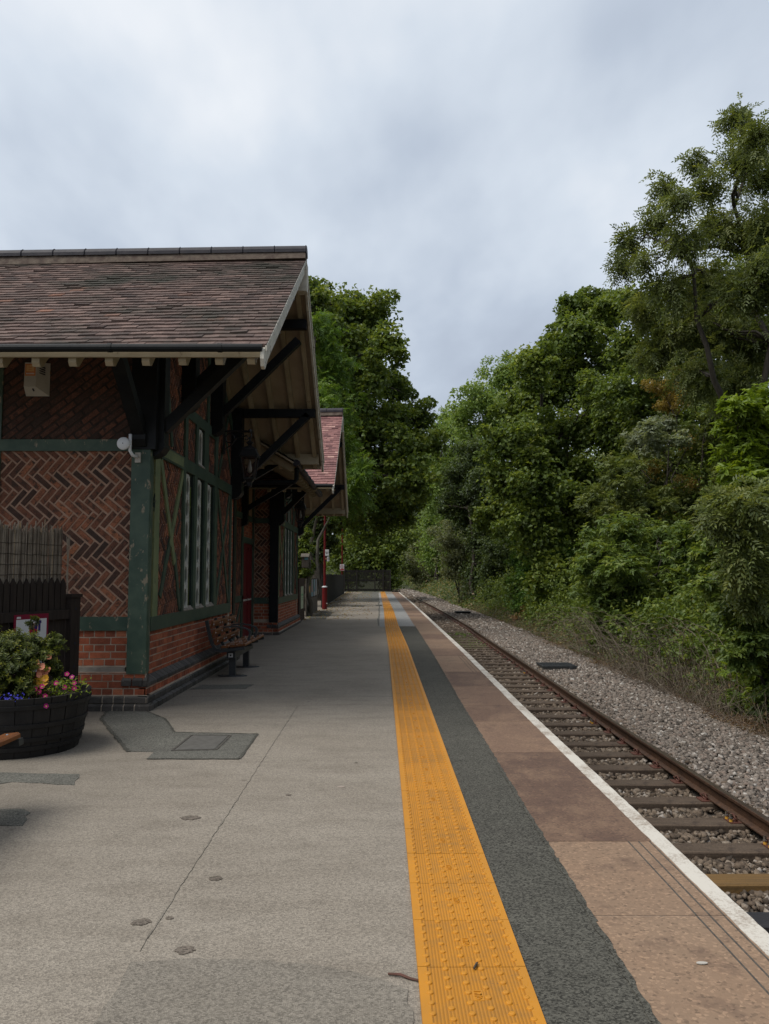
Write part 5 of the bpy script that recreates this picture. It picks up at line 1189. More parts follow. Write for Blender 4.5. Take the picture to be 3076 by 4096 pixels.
def lamp(x, y, label, h, r0=.11, r1=.05):
    o = thing('lamp_post', label, 'lamp post', (x, y, 0), 'platform lamp posts')
    mb = MB(); mb.lathe([(r0, 0), (r0, .92), (r0 * .98, .94)], (x, y, 0), 16); mb.build('base', 'lampred', o, smooth=False)
    mb = MB(); mb.lathe([(r0 * 1.12, .94), (r0 * 1.08, .975), (r1 * 1.3, 1.0)], (x, y, 0), 16); mb.build('collar', 'signwhite', o)
    mb = MB(); mb.lathe([(r1 * 1.1, .98), (r1, h)], (x, y, 0), 12, cap=True); mb.build('pole', 'lampred', o)
    mb = MB(); mb.tube([(x, y, h), (x, y, h + .15), (x + .25, y, h + .25), (x + .5, y, h + .25)], .03, 8); mb.build('arm', 'lampred', o)
    mb = MB(); mb.obox((x + .75, y, h + .25), (V(1, 0, 0), V(0, 1, 0), V(0, 0, 1)), (.27, .1, .05)); mb.build('lamp_head', 'offwhite', o)
    mb = MB(); mb.tube([(x + .08, y - .06, .25), (x + .13, y - .08, .25)], .02, 8); mb.build('lock', 'offwhite', o)
    return o
lp = lamp(-2.48, 34.5, 'nearer red lamp post carrying the station name sign', 5.3)
lamp(-3.52, 70.3, 'far red lamp post with the no walking sign at the platform end', 6.0, .13, .06)
mb = MB(); mb.tube([(-6.55, 88, -.4), (-6.55, 88, 6.0)], [.09, .06], 10); mb.tube([(-6.8, 88, 5.7), (-6.2, 88, 5.9)], .04, 6)
tag(mb.build('signal_pole', 'lampred', loc=(-6.55, 88, 0)), 'thin rusty red pole among trees beyond the slatted fence', 'pole')
sy = 34.3
sg = thing('name_sign', 'white sign reading Matlock Bath on the nearer red post', 'sign', (-2.36, sy, 2.45))
an = .0
mb = MB(); mb.box(-2.455, -2.29, sy - .03, sy - .015, 2.30, 2.57); mb.build('panel', 'signwhite', sg)
text('lettering', 'Matlock\nBath', .052, (-.012, -.033, -.02), (math.pi / 2, 0, 0), 'ink', sg)
sg = thing('coach_sign', 'small half brown half white sign under the name sign', 'sign', (-2.36, sy, 2.15))
mb = MB(); mb.box(-2.46, -2.37, sy - .03, sy - .015, 2.06, 2.26); mb.box(-2.43, -2.395, sy - .032, sy - .0301, 2.14, 2.2, mi=1); mb.build('panel', ['brownwood', 'peach'], sg)
mb = MB(); mb.box(-2.37, -2.275, sy - .031, sy - .015, 2.06, 2.26); mb.build('panel', 'signwhite', sg)
mb = MB(); mb.tube([(-2.322, sy - .033, 2.21), (-2.322, sy - .033, 2.225)], .014, 8); mb.box(-2.333, -2.311, sy - .034, sy - .0312, 2.12, 2.20); mb.box(-2.333, -2.325, sy - .034, sy - .0312, 2.08, 2.12); mb.box(-2.319, -2.311, sy - .034, sy - .0312, 2.08, 2.12); mb.build('pictogram', 'ink', sg)
sg = thing('warning_sign', 'white sign with a red struck out walking figure on the far post', 'sign', (-3.52, 70.1, 2.1))
cx, cz = -3.52, 2.23
mb = MB(); mb.box(cx - .19, cx + .19, 70.08, 70.1, 1.87, 2.44); mb.build('panel', 'signwhite', sg)
mb = MB(); mb.tube([(cx + .145 * math.cos(t), 70.075, cz + .145 * math.sin(t)) for t in np.linspace(0, 2 * math.pi, 25)], .013, 6, False); mb.bar((cx - .1, 70.07, cz + .1), (cx + .1, 70.07, cz - .1), .012, .022, up=(0, 1, 0)); mb.box(cx - .165, cx + .165, 70.072, 70.079, 1.90, 2.04); mb.build('prohibition_mark', 'signred', sg)
mb = MB(); mb.lathe([(.001, -.02), (.02, 0), (.001, .02)], (cx, 70.074, cz + .085), 8); mb.bar((cx, 70.074, cz + .065), (cx + .005, 70.074, cz - .02), .008, .045, up=(0, 1, 0)); mb.bar((cx, 70.0745, cz - .01), (cx - .04, 70.0745, cz - .10), .008, .02, up=(0, 1, 0)); mb.bar((cx + .01, 70.0742, cz - .01), (cx + .045, 70.0742, cz - .10), .008, .02, up=(0, 1, 0)); mb.bar((cx, 70.0738, cz + .05), (cx + .055, 70.0738, cz - .01), .008, .016, up=(0, 1, 0)); mb.build('pictogram', 'ink', sg)
text('lettering', 'Passengers must not pass\nthis point', .027, (0, -.031, -.13), (math.pi / 2, 0, 0), 'signwhite', sg)
o = thing('nest_box', 'grey wooden bird box with a blue mark on the ivy covered trunks', 'bird box', (-2.55, 27.0, 1.8))
mb = MB(); mb.box(-2.72, -2.50, 26.9, 27.1, 1.72, 2.10); mb.prism([(-2.75, 26.86, 2.08), (-2.75, 27.12, 2.08), (-2.75, 27.12, 2.2)], (.28, 0, 0)); mb.build('box_body', 'greywood', o)
mb = MB(); mb.box(-2.62, -2.5, 26.892, 26.899, 1.98, 2.07); mb.build('mark', 'posterteal', o)

# service cover in the patched asphalt
o = thing('service_cover', 'grey metal access cover set in the dark asphalt patch', 'cover', (-1.55, 7.04, 0))
mb = MB(); mb.prism([(-1.72, 6.74, .0), (-1.40, 6.77, .0), (-1.39, 7.31, .0), (-1.71, 7.33, .0)], (0, 0, .0075)); mb.build('lid', 'cover', o)
mb = MB()
for p, q in (((-1.74, 6.72), (-1.38, 6.75)), ((-1.38, 6.75), (-1.37, 7.33)), ((-1.37, 7.33), (-1.73, 7.35)), ((-1.73, 7.35), (-1.74, 6.72))): mb.bar((*p, .003), (*q, .003), .02, .007)
mb.build('rim', 'joint', o)
for (x, y, a, l, s) in ((.075, 2.99, .5, 'reddish brown twig lying on the grey asphalt against the yellow strip', .075), (.345, 3.05, 1.2, 'short dark twig on the yellow tactile strip', .028)):
    mb = MB(); d = V(math.cos(a), -math.sin(a) * .8, 0) if s > .05 else V(.35, .9, 0); c = V(x, y, .016 if s < .05 else .006)
    mb.tube([c - d * s * .8, c - d * s * .2 + V(.004, .006, .003), c + d * s * .4, c + d * s], [.004, .005, .005, .003], 6)
    tag(mb.build('twig', 'clip' if s > .05 else 'bark', loc=tuple(c)), l, 'twig')
mb = MB(); mb.lathe([(.012, 0), (.012, .003)], (0, 0, 0), 10); mb.v = [(a * 1.8 + 1.195, b_ * .8 + 3.085, c + .007) for a, b_, c in mb.v]
tag(mb.build('gum_spot', 'stonegrey' if 0 else 'offwhite', loc=(1.195, 3.085, 0)), 'pale oval spot on the tan coping slab nearest the camera', 'litter')

# ------------------------------------------------------------------ trees and bushes
def px(blist, Y, dj=.35, rs=R):
    """crown masses given by where they show in the picture and their distance -> (centre, radius)"""
    out = []
    for (dx, dy_, r) in blist:
        y = Y + rs.uniform(-1, 1) * dj * Y * .08; out.append((at(dx, dy_, y), r * y / 1715.))
    return out
def sub(blobs, k, f, rs=R, spread=.5):
    out = []
    for c, r in blobs:
        for i in range(k):
            d = unit(rs.randn(3)); out.append((c + d * r * ((.95 - spread * .7) + spread * rs.rand()) * V(1, 1, .9), r * f * (.45 + .95 * rs.rand())))
    return out
def limb(mb, a, b_, r0, r1, rs, wob=.06, n=6, m=5):
    L = np.linalg.norm(b_ - a); pts = []
    for i in range(n + 1):
        t = i / n; p = a + (b_ - a) * t; p = p + V(0, 0, 1) * L * .10 * math.sin(math.pi * t) + (rs.randn(3) * wob * L * .35 if 0 < i < n else 0); pts.append(p)
    mb.tube(pts, list(np.linspace(r0, r1, n + 1)), m, False); return pts
def tree(name, label, cat, group, blist, Y, base, trunks, n, L, W, lm, style='single', k=6, f=.5, bark='bark', tr=.15, droop=.3, shell=.38, dj=.5, nlimb=14, twigs=0, up=.75, extra=None, seed=0, skirt=0):
    rs = np.random.RandomState(100 + seed)
    big = px(blist, Y, dj, rs) + (extra or [])
    n = int(n * 1.3); f = f * 1.4; L *= 1.08; W *= 1.12
    small = sub(big, k + 9, f * .62, rs, 1.0) + [(c, r * 1.02) for c, r in big]
    for i in range(skirt):
        c, r = big[rs.randint(len(big))]; gz_ = float(ground(c[0], c[1])); r2 = r * (.5 + .5 * rs.rand())
        xs_ = c[0] + rs.randn() * .4
        if base[0] > 0: xs_ = max(xs_, float(tx(c[1])) + 6.35 + r2 * .75 + abs(rs.randn()) * .4)
        gz_ = float(ground(xs_, c[1]))
        small.append((V(xs_, c[1] + rs.randn() * .4, gz_ + r2 * .6 + rs.rand() * max(.1, (c[2] - gz_ - r2) * .7)), r2))
    bx, by = base; gz = float(ground(bx, by)) - .1
    o = thing(name, label, cat, (bx, by, gz), group)
    P, Nn, A, Ls, Ws, T = crown_leaves(small, n, L, W, style, droop, up, shell, rs)
    ok = P[:, 2] > ground(P[:, 0], P[:, 1]) - .05
    leafobj('crown', P[ok], Nn[ok], A[ok], Ls[ok], Ws[ok], T[ok], lm, o)
    mb = MB(); cs = sorted(big, key=lambda b_: -b_[0][2]); top = cs[0][0]
    allp = []
    for t in range(trunks):
        tgt = cs[min(len(cs) - 1, t * max(1, len(cs) // max(1, trunks)))][0]
        b0 = V(bx + rs.uniform(-.4, .4) * (trunks > 1), by + rs.uniform(-.4, .4) * (trunks > 1), gz)
        allp.append(limb(mb, b0, tgt, tr, tr * .25, rs, .05, 9, 8))
    pts = np.array([p for a in allp for p in a[2:]])
    for c, r in sorted(big, key=lambda b_: -b_[1])[:nlimb] + [small[i] for i in rs.choice(len(small), min(len(small), nlimb), replace=False)]:
        q = pts[pts[:, 2] < c[2] + .3] if np.any(pts[:, 2] < c[2] + .3) else pts[:1]
        s = q[np.argmin(np.linalg.norm(q - c, axis=1) + np.abs(q[:, 2] - (c[2] - r)) * .3)]
        pp = limb(mb, s, c, tr * .38, tr * .07, rs, .10, 6, 5)
        for j in range(twigs):
            e = c + unit(rs.randn(3) + V(0, 0, .5)) * r * (.8 + .6 * rs.rand()); limb(mb, pp[rs.randint(3, 6)], e, tr * .07, tr * .025, rs, .12, 4, 4)
    mb.build('trunk', bark, o, smooth=True)
    return o
LT = 'trees behind the station fence'; RT = 'trees on the bank across the track'; RB = 'bushes along the far side of the track'
tree('sycamore_tree', 'tallest dark sycamore rising behind the station gables', 'tree', LT,
     [(735, 690, 70), (800, 690, 62), (840, 745, 42), (690, 780, 95), (780, 790, 75), (845, 825, 38), (760, 890, 95), (850, 905, 62), (905, 905, 38), (700, 980, 100), (900, 960, 45), (820, 1000, 80), (885, 1030, 55), (740, 1080, 90), (830, 1100, 70), (690, 680, 60), (665, 640, 40)],
     46, (-3.6, 46.5), 1, 62000, .21, .19, 'leaf_syc', 'single', 8, .36, tr=.38, dj=1.1, nlimb=20, shell=.28, seed=1)
tree('rowan_tree', 'yellow green rowan close beyond the farther gable', 'tree', LT,
     [(690, 740, 45), (710, 800, 48), (685, 860, 55), (725, 900, 45), (690, 960, 60), (745, 980, 45), (775, 1020, 34), (705, 1050, 60), (760, 1070, 40), (680, 700, 35)],
     33, (-3.3, 33), 3, 26000, .115, .05, 'leaf_rowan', 'pinnate', 7, .42, bark='bark_pale', tr=.09, droop=.25, dj=.8, nlimb=14, twigs=2, seed=2)
tree('ivy_clad_tree', 'pair of pale ivy covered trunks past the station corner', 'tree', LT,
     [(652, 1120, 18), (655, 1180, 16), (662, 1150, 12), (645, 1215, 22), (662, 1228, 15), (660, 1090, 16), (648, 1255, 20)], 28.5, (-2.95, 28.6), 3, 9000, .10, .085, 'leaf_syc', 'single', 5, .5, bark='bark_pale', tr=.11, droop=.2, dj=.2, nlimb=4, seed=3)
tree('fence_bush', 'dark shrub with round leaves overhanging the grey poster fence', 'bush', LT,
     [(662, 1195, 26), (688, 1190, 24), (676, 1150, 26), (703, 1168, 20), (692, 1125, 26), (668, 1115, 26), (650, 1215, 26)], 38, (-4.2, 38), 3, 15000, .16, .13, 'leaf_dark', 'single', 7, .40, tr=.07, dj=.3, nlimb=8, seed=4)
tree('spreading_tree', 'green tree with level sprays behind the slatted platform end fence', 'tree', LT,
     [(770, 1120, 48), (820, 1130, 45), (790, 1170, 45), (840, 1180, 40), (760, 1190, 45), (810, 1210, 40), (860, 1150, 36)], 80, (-3.0, 80), 2, 20000, .27, .2, 'leaf_syc', 'single', 8, .4, tr=.16, dj=.8, seed=5, skirt=8)
tree('dark_tree', 'near black tree filling the gap over the far track bend', 'tree', RT,
     [(880, 1120, 45), (900, 1060, 50), (870, 1060, 50), (840, 1090, 50), (900, 1160, 36), (850, 1200, 40), (890, 1200, 28)], 185, (9.5, 187), 2, 18000, .5, .38, 'leaf_dark', 'single', 8, .42, tr=.2, dj=.9, seed=6, skirt=10)
tree('valley_tree', 'pale green tree low in the valley notch below the sky', 'tree', RT,
     [(950, 930, 40), (930, 985, 46), (975, 985, 46), (955, 1040, 50), (925, 1050, 40), (985, 1050, 40), (965, 905, 24), (990, 930, 34), (905, 1000, 38)], 125, (8.5, 126), 2, 24000, .36, .26, 'leaf_light', 'single', 8, .4, tr=.22, dj=.8, seed=7, skirt=18)
tree('bank_tree', 'light green tree high on the bank left of the sycamore', 'tree', RT,
     [(1000, 905, 38), (1035, 860, 44), (1085, 810, 44), (1060, 900, 55), (1110, 850, 55), (1010, 965, 46), (1080, 960, 60), (1040, 1010, 50), (1130, 790, 36)], 80, (12, 81), 2, 30000, .26, .17, 'leaf_light', 'single', 8, .4, tr=.2, dj=.9, seed=8, skirt=14)
tree('ivy_tree', 'dark ivy clad tree standing close to the track bend', 'tree', RT,
     [(985, 1030, 34), (1020, 990, 40), (1000, 1080, 40), (1035, 1050, 40), (1010, 1130, 36), (975, 1090, 28), (1050, 1110, 36)], 64, (7.6, 64), 1, 20000, .18, .145, 'leaf_dark', 'single', 8, .45, tr=.18, dj=.6, seed=9, skirt=14)
tree('sycamore_tree', 'broad dark sycamore with layered boughs at the middle of the bank', 'tree', RT,
     [(1150, 790, 48), (1205, 760, 50), (1250, 720, 50), (1230, 665, 32), (1300, 690, 55), (1180, 850, 65), (1120, 880, 50), (1260, 820, 65), (1340, 780, 55), (1100, 960, 58), (1180, 950, 70), (1270, 920, 60), (1090, 1040, 52), (1160, 1050, 68), (1240, 1030, 65), (1080, 1110, 45), (1140, 1130, 50), (1220, 1110, 45), (1330, 870, 50), (1330, 960, 45)],
     44, (11.5, 46), 3, 74000, .20, .17, 'leaf_syc', 'single', 9, .36, tr=.2, dj=1.4, nlimb=24, shell=.27, seed=10, skirt=26)
tree('ash_tree', 'tall open ash with bare twigs against the sky at the right', 'tree', RT,
     [(1590, 255, 34), (1635, 290, 45), (1600, 340, 42), (1650, 380, 50), (1500, 345, 26), (1530, 400, 36), (1470, 420, 30), (1430, 395, 24), (1420, 470, 36), (1360, 510, 26), (1345, 565, 30), (1390, 560, 26), (1480, 520, 42), (1560, 480, 48), (1620, 500, 50), (1440, 620, 42), (1520, 600, 52), (1600, 620, 60), (1650, 620, 50), (1390, 665, 36), (1470, 700, 52), (1560, 720, 62), (1640, 740, 60), (1420, 760, 46), (1510, 810, 58), (1600, 840, 55), (1650, 470, 40), (1660, 560, 40)],
     20.5, (10.6, 21.5), 2, 60000, .105, .038, 'leaf_ash', 'pinnate', 8, .34, tr=.125, droop=.8, shell=.4, dj=1.5, nlimb=17, twigs=5, up=.6, seed=11)
tree('bushy_tree', 'dense green tree filling in behind the open ash', 'tree', RT,
     [(1330, 665, 40), (1375, 655, 45), (1340, 840, 50), (1400, 880, 50), (1330, 920, 45), (1470, 930, 50), (1290, 850, 45), (1540, 900, 50), (1380, 960, 45), (1360, 745, 45), (1400, 790, 50), (1430, 700, 48), (1480, 760, 55), (1500, 670, 48), (1550, 720, 55), (1560, 640, 50), (1620, 690, 60), (1610, 590, 50), (1655, 610, 50), (1520, 830, 55), (1600, 800, 60), (1440, 850, 50), (1650, 520, 38)],
     34, (16.0, 35), 2, 46000, .16, .115, 'leaf_syc', 'single', 8, .36, tr=.2, dj=.8, seed=23)
tree('hawthorn_bush', 'rust coloured thorn bush under the ash boughs', 'bush', RT,
     [(1430, 835, 28), (1465, 820, 26), (1450, 870, 26), (1480, 860, 22)], 30, (11, 30.4), 2, 8000, .07, .055, 'leaf_rust', 'single', 6, .5, tr=.05, dj=.4, seed=12, skirt=16)
tree('whitebeam_shrub', 'silvery pale shrub in the middle of the bank', 'bush', RT,
     [(1370, 950, 24), (1400, 925, 28), (1440, 915, 26), (1420, 960, 28), (1470, 950, 22)], 29, (10.3, 29.5), 2, 7000, .095, .055, 'leaf_pale', 'spray', 6, .5, tr=.05, dj=.4, seed=13, skirt=6)
tree('laurel_shrub', 'dark laurel and ash thicket below the silvery shrub', 'bush', RT,
     [(1330, 1030, 50), (1400, 1020, 52), (1470, 1000, 52), (1530, 960, 52), (1540, 1060, 50), (1470, 1080, 48), (1400, 1090, 46), (1330, 1100, 42), (1280, 1080, 40), (1540, 890, 40)], 30, (11.5, 30.5), 4, 38000, .14, .052, 'leaf_ash', 'spray', 7, .42, tr=.07, dj=.9, seed=14, skirt=22)
tree('laurel_shrub', 'bright yellow green laurel at the right edge', 'bush', RB,
     [(1600, 880, 32), (1640, 920, 40), (1600, 960, 38), (1655, 990, 38), (1640, 860, 30), (1610, 1020, 34), (1660, 1040, 36), (1575, 920, 24)], 14.2, (7.2, 14.4), 4, 9500, .125, .045, 'leaf_yellow', 'spray', 6, .5, tr=.05, dj=.4, droop=.5, seed=15, skirt=22)
tree('laurel_shrub', 'large glossy laurel bush with scattered orange leaves behind the dead brush', 'bush', RB,
     [(1290, 1190, 40), (1350, 1150, 46), (1420, 1160, 50), (1480, 1170, 44), (1340, 1220, 50), (1420, 1230, 52), (1490, 1240, 44), (1300, 1260, 42), (1370, 1290, 44), (1440, 1300, 42), (1260, 1230, 28), (1500, 1310, 34)], 26, (8.2, 26.2), 5, 30000, .15, .052, 'leaf_laurel', 'spray', 7, .42, tr=.05, dj=.7, seed=16, skirt=34)
tree('laurel_shrub', 'nearest leafy bush leaning over the ballast at the right edge', 'bush', RB,
     [(1560, 1200, 42), (1610, 1180, 44), (1650, 1230, 44), (1590, 1260, 42), (1640, 1310, 44), (1590, 1330, 36), (1620, 1390, 36), (1650, 1440, 32), (1600, 1430, 26), (1545, 1270, 28)], 14, (7.2, 14.2), 5, 21000, .105, .045, 'leaf_laurel', 'spray', 7, .42, tr=.045, dj=.5, seed=17, skirt=30)
tree('ash_sapling', 'blue green ash sapling with drooping leaves in front of the yellow laurel', 'tree', RB,
     [(1560, 1075, 28), (1535, 1115, 22), (1620, 1085, 30), (1655, 1050, 28), (1590, 1120, 28), (1640, 1140, 30), (1610, 1180, 24), (1595, 1235, 22), (1635, 1215, 26), (1625, 1290, 22), (1600, 1150, 26)], 12.2, (6.4, 12.6), 2, 9000, .085, .032, 'leaf_ash', 'pinnate', 5, .5, bark='bark_pale', tr=.035, droop=.9, dj=.3, nlimb=6, twigs=2, seed=18, skirt=8)
tree('hawthorn_bush', 'round green hawthorn with yellowing leaves at its foot', 'bush', RB,
     [(1140, 1185, 36), (1180, 1165, 34), (1210, 1200, 36), (1160, 1230, 40), (1130, 1260, 34), (1200, 1260, 38), (1170, 1290, 34), (1230, 1280, 26), (1120, 1215, 24)], 43, (8.0, 43.5), 4, 30000, .105, .07, 'leaf_hawth', 'single', 8, .4, tr=.05, dj=.6, nlimb=10, twigs=1, seed=19, skirt=30)
tree('amber_bramble', 'low bramble with yellow and orange leaves under the hawthorn', 'bush', RB,
     [(1140, 1325, 16), (1165, 1335, 18), (1190, 1330, 16), (1155, 1315, 14), (1210, 1330, 14)], 42, (7.2, 42), 3, 2200, .12, .085, 'leaf_fallen', 'single', 4, .5, tr=.02, dj=.2, nlimb=4, seed=20, skirt=6)
tree('willow_bush', 'grey green willow bush spreading beside the far track', 'bush', RB,
     [(965, 1165, 34), (1000, 1190, 38), (975, 1215, 34), (1035, 1220, 34), (1000, 1235, 28), (1060, 1190, 32), (1020, 1165, 32)], 70, (6.8, 70.5), 4, 22000, .17, .10, 'leaf_grey', 'single', 8, .40, tr=.08, dj=.5, seed=21, skirt=14)
tree('willow_bush', 'paler willow bush where the rails vanish round the bend', 'bush', RB,
     [(880, 1215, 24), (905, 1185, 28), (935, 1170, 30), (925, 1215, 28), (950, 1200, 28), (900, 1240, 18), (945, 1235, 22)], 135, (7.5, 136), 4, 16000, .33, .18, 'leaf_grey', 'single', 8, .40, tr=.12, dj=.3, seed=24, skirt=10)
tree('shaded_bush', 'dull green bush in shade between the willow and the hawthorn', 'bush', RB,
     [(1075, 1190, 36), (1100, 1150, 36), (1060, 1240, 30), (1090, 1240, 36), (1110, 1210, 30), (1075, 1275, 22)], 60, (8.2, 60.5), 3, 16000, .15, .11, 'leaf_dark', 'single', 8, .42, tr=.06, dj=.6, seed=22, skirt=16)

# wooded hillside behind the individual trees, and the shaded thicket at their feet: masses nobody could count
rs = np.random.RandomState(77); bl = []
for k in range(260):
    y = rs.uniform(40, 125); u = rs.uniform(10, 24); x = u + tx(y)
    g = float(ground(x, y)); lim = 1.45 + .27 * y
    r = rs.uniform(1.2, 2.6); z = rs.uniform(g + .5, max(g + 1, min(g + 8, lim - r * .8))); bl.append((V(x, y, z), r))
for k in range(170):
    y = rs.uniform(128, 210); x = rs.uniform(-30, 50) + tx(y); bl.append((V(x, y, float(ground(x, y)) + rs.uniform(0, 9)), rs.uniform(2.5, 4.5)))
for k in range(110):
    y = rs.uniform(52, 125); x = rs.uniform(-28, -8.5 if y < 78 else -5.5); bl.append((V(x, y, float(ground(x, y)) + rs.uniform(0, 9)), rs.uniform(1.8, 3.2)))
P, Nn, A, Ls, Ws, T = crown_leaves(sub(bl, 4, .62, rs), 150000, .30, .24, 'single', .3, .75, .35, rs)
tag(leafobj('woodland', P, Nn, A, Ls, Ws, T, 'leaf_syc'), 'dense leafy woodland filling the bank behind the nearer trees', 'woodland', None, 'stuff')
bl = []
for k in range(300):
    y = 11 * (62 / 11) ** rs.rand(); u = rs.uniform(7.3, 13); x = u + tx(y); r = rs.uniform(.45, 1.1); g = float(ground(x, y))
    bl.append((V(x, y, g + rs.uniform(.1, 1.2 + (u - 7.3) * .75)), r))
for k in range(150):
    y = rs.uniform(14, 42); u = rs.uniform(10.5, 20); x = u + tx(y); r = rs.uniform(.8, 1.7); g = float(ground(x, y)); lim = 1.45 + .27 * y
    bl.append((V(x, y, rs.uniform(g + .4, max(g + .8, min(g + 6, lim - r)))), r))
for k in range(330):
    y = 10.5 * (70 / 10.5) ** rs.rand(); u = rs.uniform(7.0, 8.6); x = u + tx(y); r = rs.uniform(.25, .6); bl.append((V(x, y, float(ground(x, y)) + rs.uniform(.05, .5 + (u - 7.0) * .5)), r))
P, Nn, A, Ls, Ws, T = crown_leaves(sub(bl, 3, .6, rs), 150000, .135, .082, 'single', .35, .7, .4, rs)
tag(leafobj('thicket', P, Nn, A, Ls, Ws, T, 'leaf_syc'), 'shaded thicket covering the foot of the bank under the trees', 'thicket', None, 'stuff')

# ground cover along the ballast edge: low leaves, dry grass, dead stems
def cover(name, n, u0, u1, y0, y1, hmax, L, W, lm, seed, clump=1.2, powr=1.6):
    rs = np.random.RandomState(seed); y = y0 * (y1 / y0) ** (rs.rand(n)); u = u0 + (u1 - u0) * rs.rand(n) ** 1.0
    edge = 5.95 + .35 * np.sin(y * .8) + .25 * np.sin(y * 2.1 + 1)
    u = np.maximum(u, edge + (u - u0) * .3); x = u + tx(y)
    hm = hmax * np.clip((u - edge) / 1.2 + .12, .1, 1.3) * (.55 + .45 * np.sin(x * clump * 2.1 + 1.3) * np.cos(y * clump))
    z = np.maximum(ground(x, y), bedz(np.minimum(u, 6.5)) * (u < 6.55) + -9 * (u >= 6.55)) + np.clip(hm, .03, 9) * rs.rand(n) ** powr
    P = np.stack([x, y, z], 1)
    return tag(leafobj(name, P, unit(rs.randn(n, 3) * .6 + V(-.2, -.2, .8)), rs.randn(n, 3) + V(0, 0, .1), L * (.5 + rs.rand(n)), W * (.5 + rs.rand(n)), rs.rand(n), lm), kind='stuff')
cover('undergrowth', 65000, 6.35, 9.5, 9, 80, .8, .075, .055, 'leaf_under', 1)
cover('dry_litter', 60000, 5.7, 7.6, 9, 70, .30, .10, .014, 'leaf_dry', 2)
cover('undergrowth', 22000, 5.9, 14, 60, 190, 1.4, .22, .16, 'leaf_under', 3)
rs = np.random.RandomState(9); mb = MB()
for k in range(1700):
    y = 9 * (45 / 9) ** rs.rand(); 
    if rs.rand() < .5: y = rs.normal(18, 3.2)
    y = min(max(y, 9.5), 48); u = 5.95 + abs(rs.normal(.15, .65)); x = u + tx(y); z = float(ground(x, y)); z = max(z, float(bedz(min(u, 6.54))))
    a = rs.uniform(0, 6.28); L = rs.uniform(.3, 1.1); hgt = rs.uniform(.02, .35) if rs.rand() < .75 else rs.uniform(.3, .9)
    p0 = V(x, y, z); p1 = p0 + V(math.cos(a) * L * .5, math.sin(a) * L * .5, hgt); p2 = p0 + V(math.cos(a) * L, math.sin(a) * L, hgt * rs.uniform(.1, .9))
    p2[2] = max(p2[2], float(ground(p2[0], p2[1])) + .01)
    mb.tube([p0, p1, p2], [.005, .004, .002], 4, False, r=rs.rand())
tag(mb.build('dead_brush', 'twig'), kind='stuff')
mb = MB()
for k in range(170):   # long pale arching stems of the dead bush before the laurel
    b0 = V(7.0 + rs.uniform(-.6, .9), rs.uniform(17, 27), -1.0); a = rs.uniform(2.0, 4.6); L = rs.uniform(.8, 2.4); h = rs.uniform(.3, 1.5); bend = rs.uniform(.3, .9)
    mb.tube([b0 + V(math.cos(a + .4 * q * (rs.rand() - .5)) * L * q, math.sin(a) * L * q, h * math.sin(q * (1.6 + bend)) + .02 * rs.randn()) for q in np.linspace(0, 1, 8)], list(np.linspace(.009, .002, 8)), 4, False, r=.3 + .7 * rs.rand())
tag(mb.build('dead_bush', 'twig', loc=(7.0, 22, -1.0)), 'tangle of long pale dead stems arching towards the ballast', 'bush', RB)
# fallen leaves on the far platform
rs = np.random.RandomState(5); n = 1500; y = rs.uniform(26, 71, n); e = rs.rand(n) ** 2.2 * 2.2; x = -2.62 - np.clip(y - 36, 0, 99) * .013 + e
P = np.stack([x, y, np.full(n, .009)], 1)
tag(leafobj('fallen_leaves', P, unit(rs.randn(n, 3) * .15 + V(0, 0, 1)), rs.randn(n, 3), .05 + .05 * rs.rand(n), .03 + .03 * rs.rand(n), rs.rand(n), 'leaf_fallen'), kind='stuff')

# ------------------------------------------------------------------ sky and sun
SUN_EL, SUN_AZ = 57, 244      # degrees; azimuth clockwise from +Y
w = bpy.data.worlds.new('World'); SC.world = w; w.use_nodes = True; nt = w.node_tree; nt.nodes.clear()
out = nt.nodes.new('ShaderNodeOutputWorld'); bg = nt.nodes.new('ShaderNodeBackground'); nt.links.new(bg.outputs[0], out.inputs[0])
sky = N(nt, 'ShaderNodeTexSky', sky_type='NISHITA'); sky.sun_disc = False; sky.sun_elevation = math.radians(SUN_EL); sky.sun_rotation = math.radians(SUN_AZ)
tc = N(nt, 'ShaderNodeTexCoord').outputs['Generated']
sp = N(nt, 'ShaderNodeSeparateXYZ'); nt.links.new(tc, sp.inputs[0])
zz = N(nt, 'ShaderNodeMath', operation='MAXIMUM'); nt.links.new(sp.outputs[2], zz.inputs[0]); zz.inputs[1].default_value = 0
zz2 = N(nt, 'ShaderNodeMath', operation='ADD'); nt.links.new(zz.outputs[0], zz2.inputs[0]); zz2.inputs[1].default_value = .22
dv = N(nt, 'ShaderNodeVectorMath', operation='DIVIDE'); nt.links.new(tc, dv.inputs[0])
cb = N(nt, 'ShaderNodeCombineXYZ'); [nt.links.new(zz2.outputs[0], cb.inputs[i]) for i in range(3)]; nt.links.new(cb.outputs[0], dv.inputs[1])
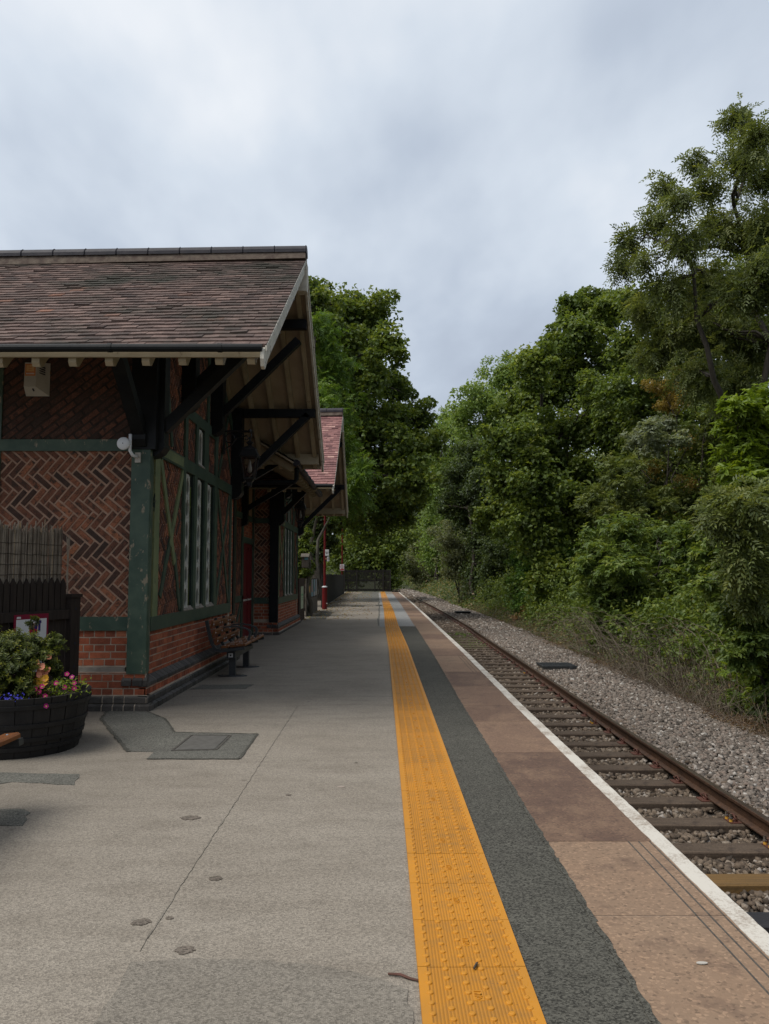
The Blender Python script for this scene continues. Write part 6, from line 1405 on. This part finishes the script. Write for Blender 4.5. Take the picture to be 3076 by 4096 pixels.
mp = N(nt, 'ShaderNodeMapping'); mp.inputs['Scale'].default_value = (1.15, .68, 0); mp.inputs['Rotation'].default_value = (0, 0, .55); mp.inputs['Location'].default_value = (3.1, 1.7, 0); nt.links.new(dv.outputs[0], mp.inputs[0])
f1 = noise(nt, mp.outputs[0], 1.15, 5, .5); f2 = noise(nt, mp.outputs[0], 4.0, 5, .55)
m1 = N(nt, 'ShaderNodeMath', operation='MULTIPLY_ADD'); nt.links.new(f2, m1.inputs[0]); m1.inputs[1].default_value = .16; m1.inputs[2].default_value = (.61 - .5) - .08 - .15
m3 = N(nt, 'ShaderNodeMath', operation='MULTIPLY_ADD'); nt.links.new(f1, m3.inputs[0]); m3.inputs[1].default_value = 1.0; nt.links.new(m1.outputs[0], m3.inputs[2])
dt = N(nt, 'ShaderNodeVectorMath', operation='DOT_PRODUCT'); nt.links.new(tc, dt.inputs[0]); dt.inputs[1].default_value = (-.55, .15, .62)
m2 = N(nt, 'ShaderNodeMath', operation='MULTIPLY_ADD'); nt.links.new(dt.outputs['Value'], m2.inputs[0]); m2.inputs[1].default_value = .5; nt.links.new(m3.outputs[0], m2.inputs[2])
cl = ramp(nt, m2.outputs[0], [(.45, (.37, .415, .50)), (.58, (.48, .54, .63)), (.70, (.63, .69, .765)), (.84, (.86, .88, .905))])
sc_ = N(nt, 'ShaderNodeVectorMath', operation='SCALE'); nt.links.new(cl, sc_.inputs[0]); sc_.inputs['Scale'].default_value = 6.2
nt.links.new(mix(nt, .93, sky.outputs[0], sc_.outputs[0]), bg.inputs[0]); bg.inputs[1].default_value = .1
ld = bpy.data.lights.new('sun', 'SUN'); ld.energy = 1.5; ld.angle = math.radians(35); ld.color = (1, .97, .92)
lo_ = bpy.data.objects.new('sun', ld); COL.objects.link(lo_)
az, el = math.radians(SUN_AZ), math.radians(SUN_EL)
sd = V(math.sin(az) * math.cos(el), math.cos(az) * math.cos(el), math.sin(el))
from mathutils import Vector
lo_.rotation_euler = Vector(-sd).to_track_quat('-Z', 'Y').to_euler()
SC.view_settings.view_transform = 'Standard'; SC.view_settings.look = 'None'; SC.view_settings.gamma = 1; SC.view_settings.exposure = .85
SC.cycles.max_bounces = 6; SC.cycles.transparent_max_bounces = 6
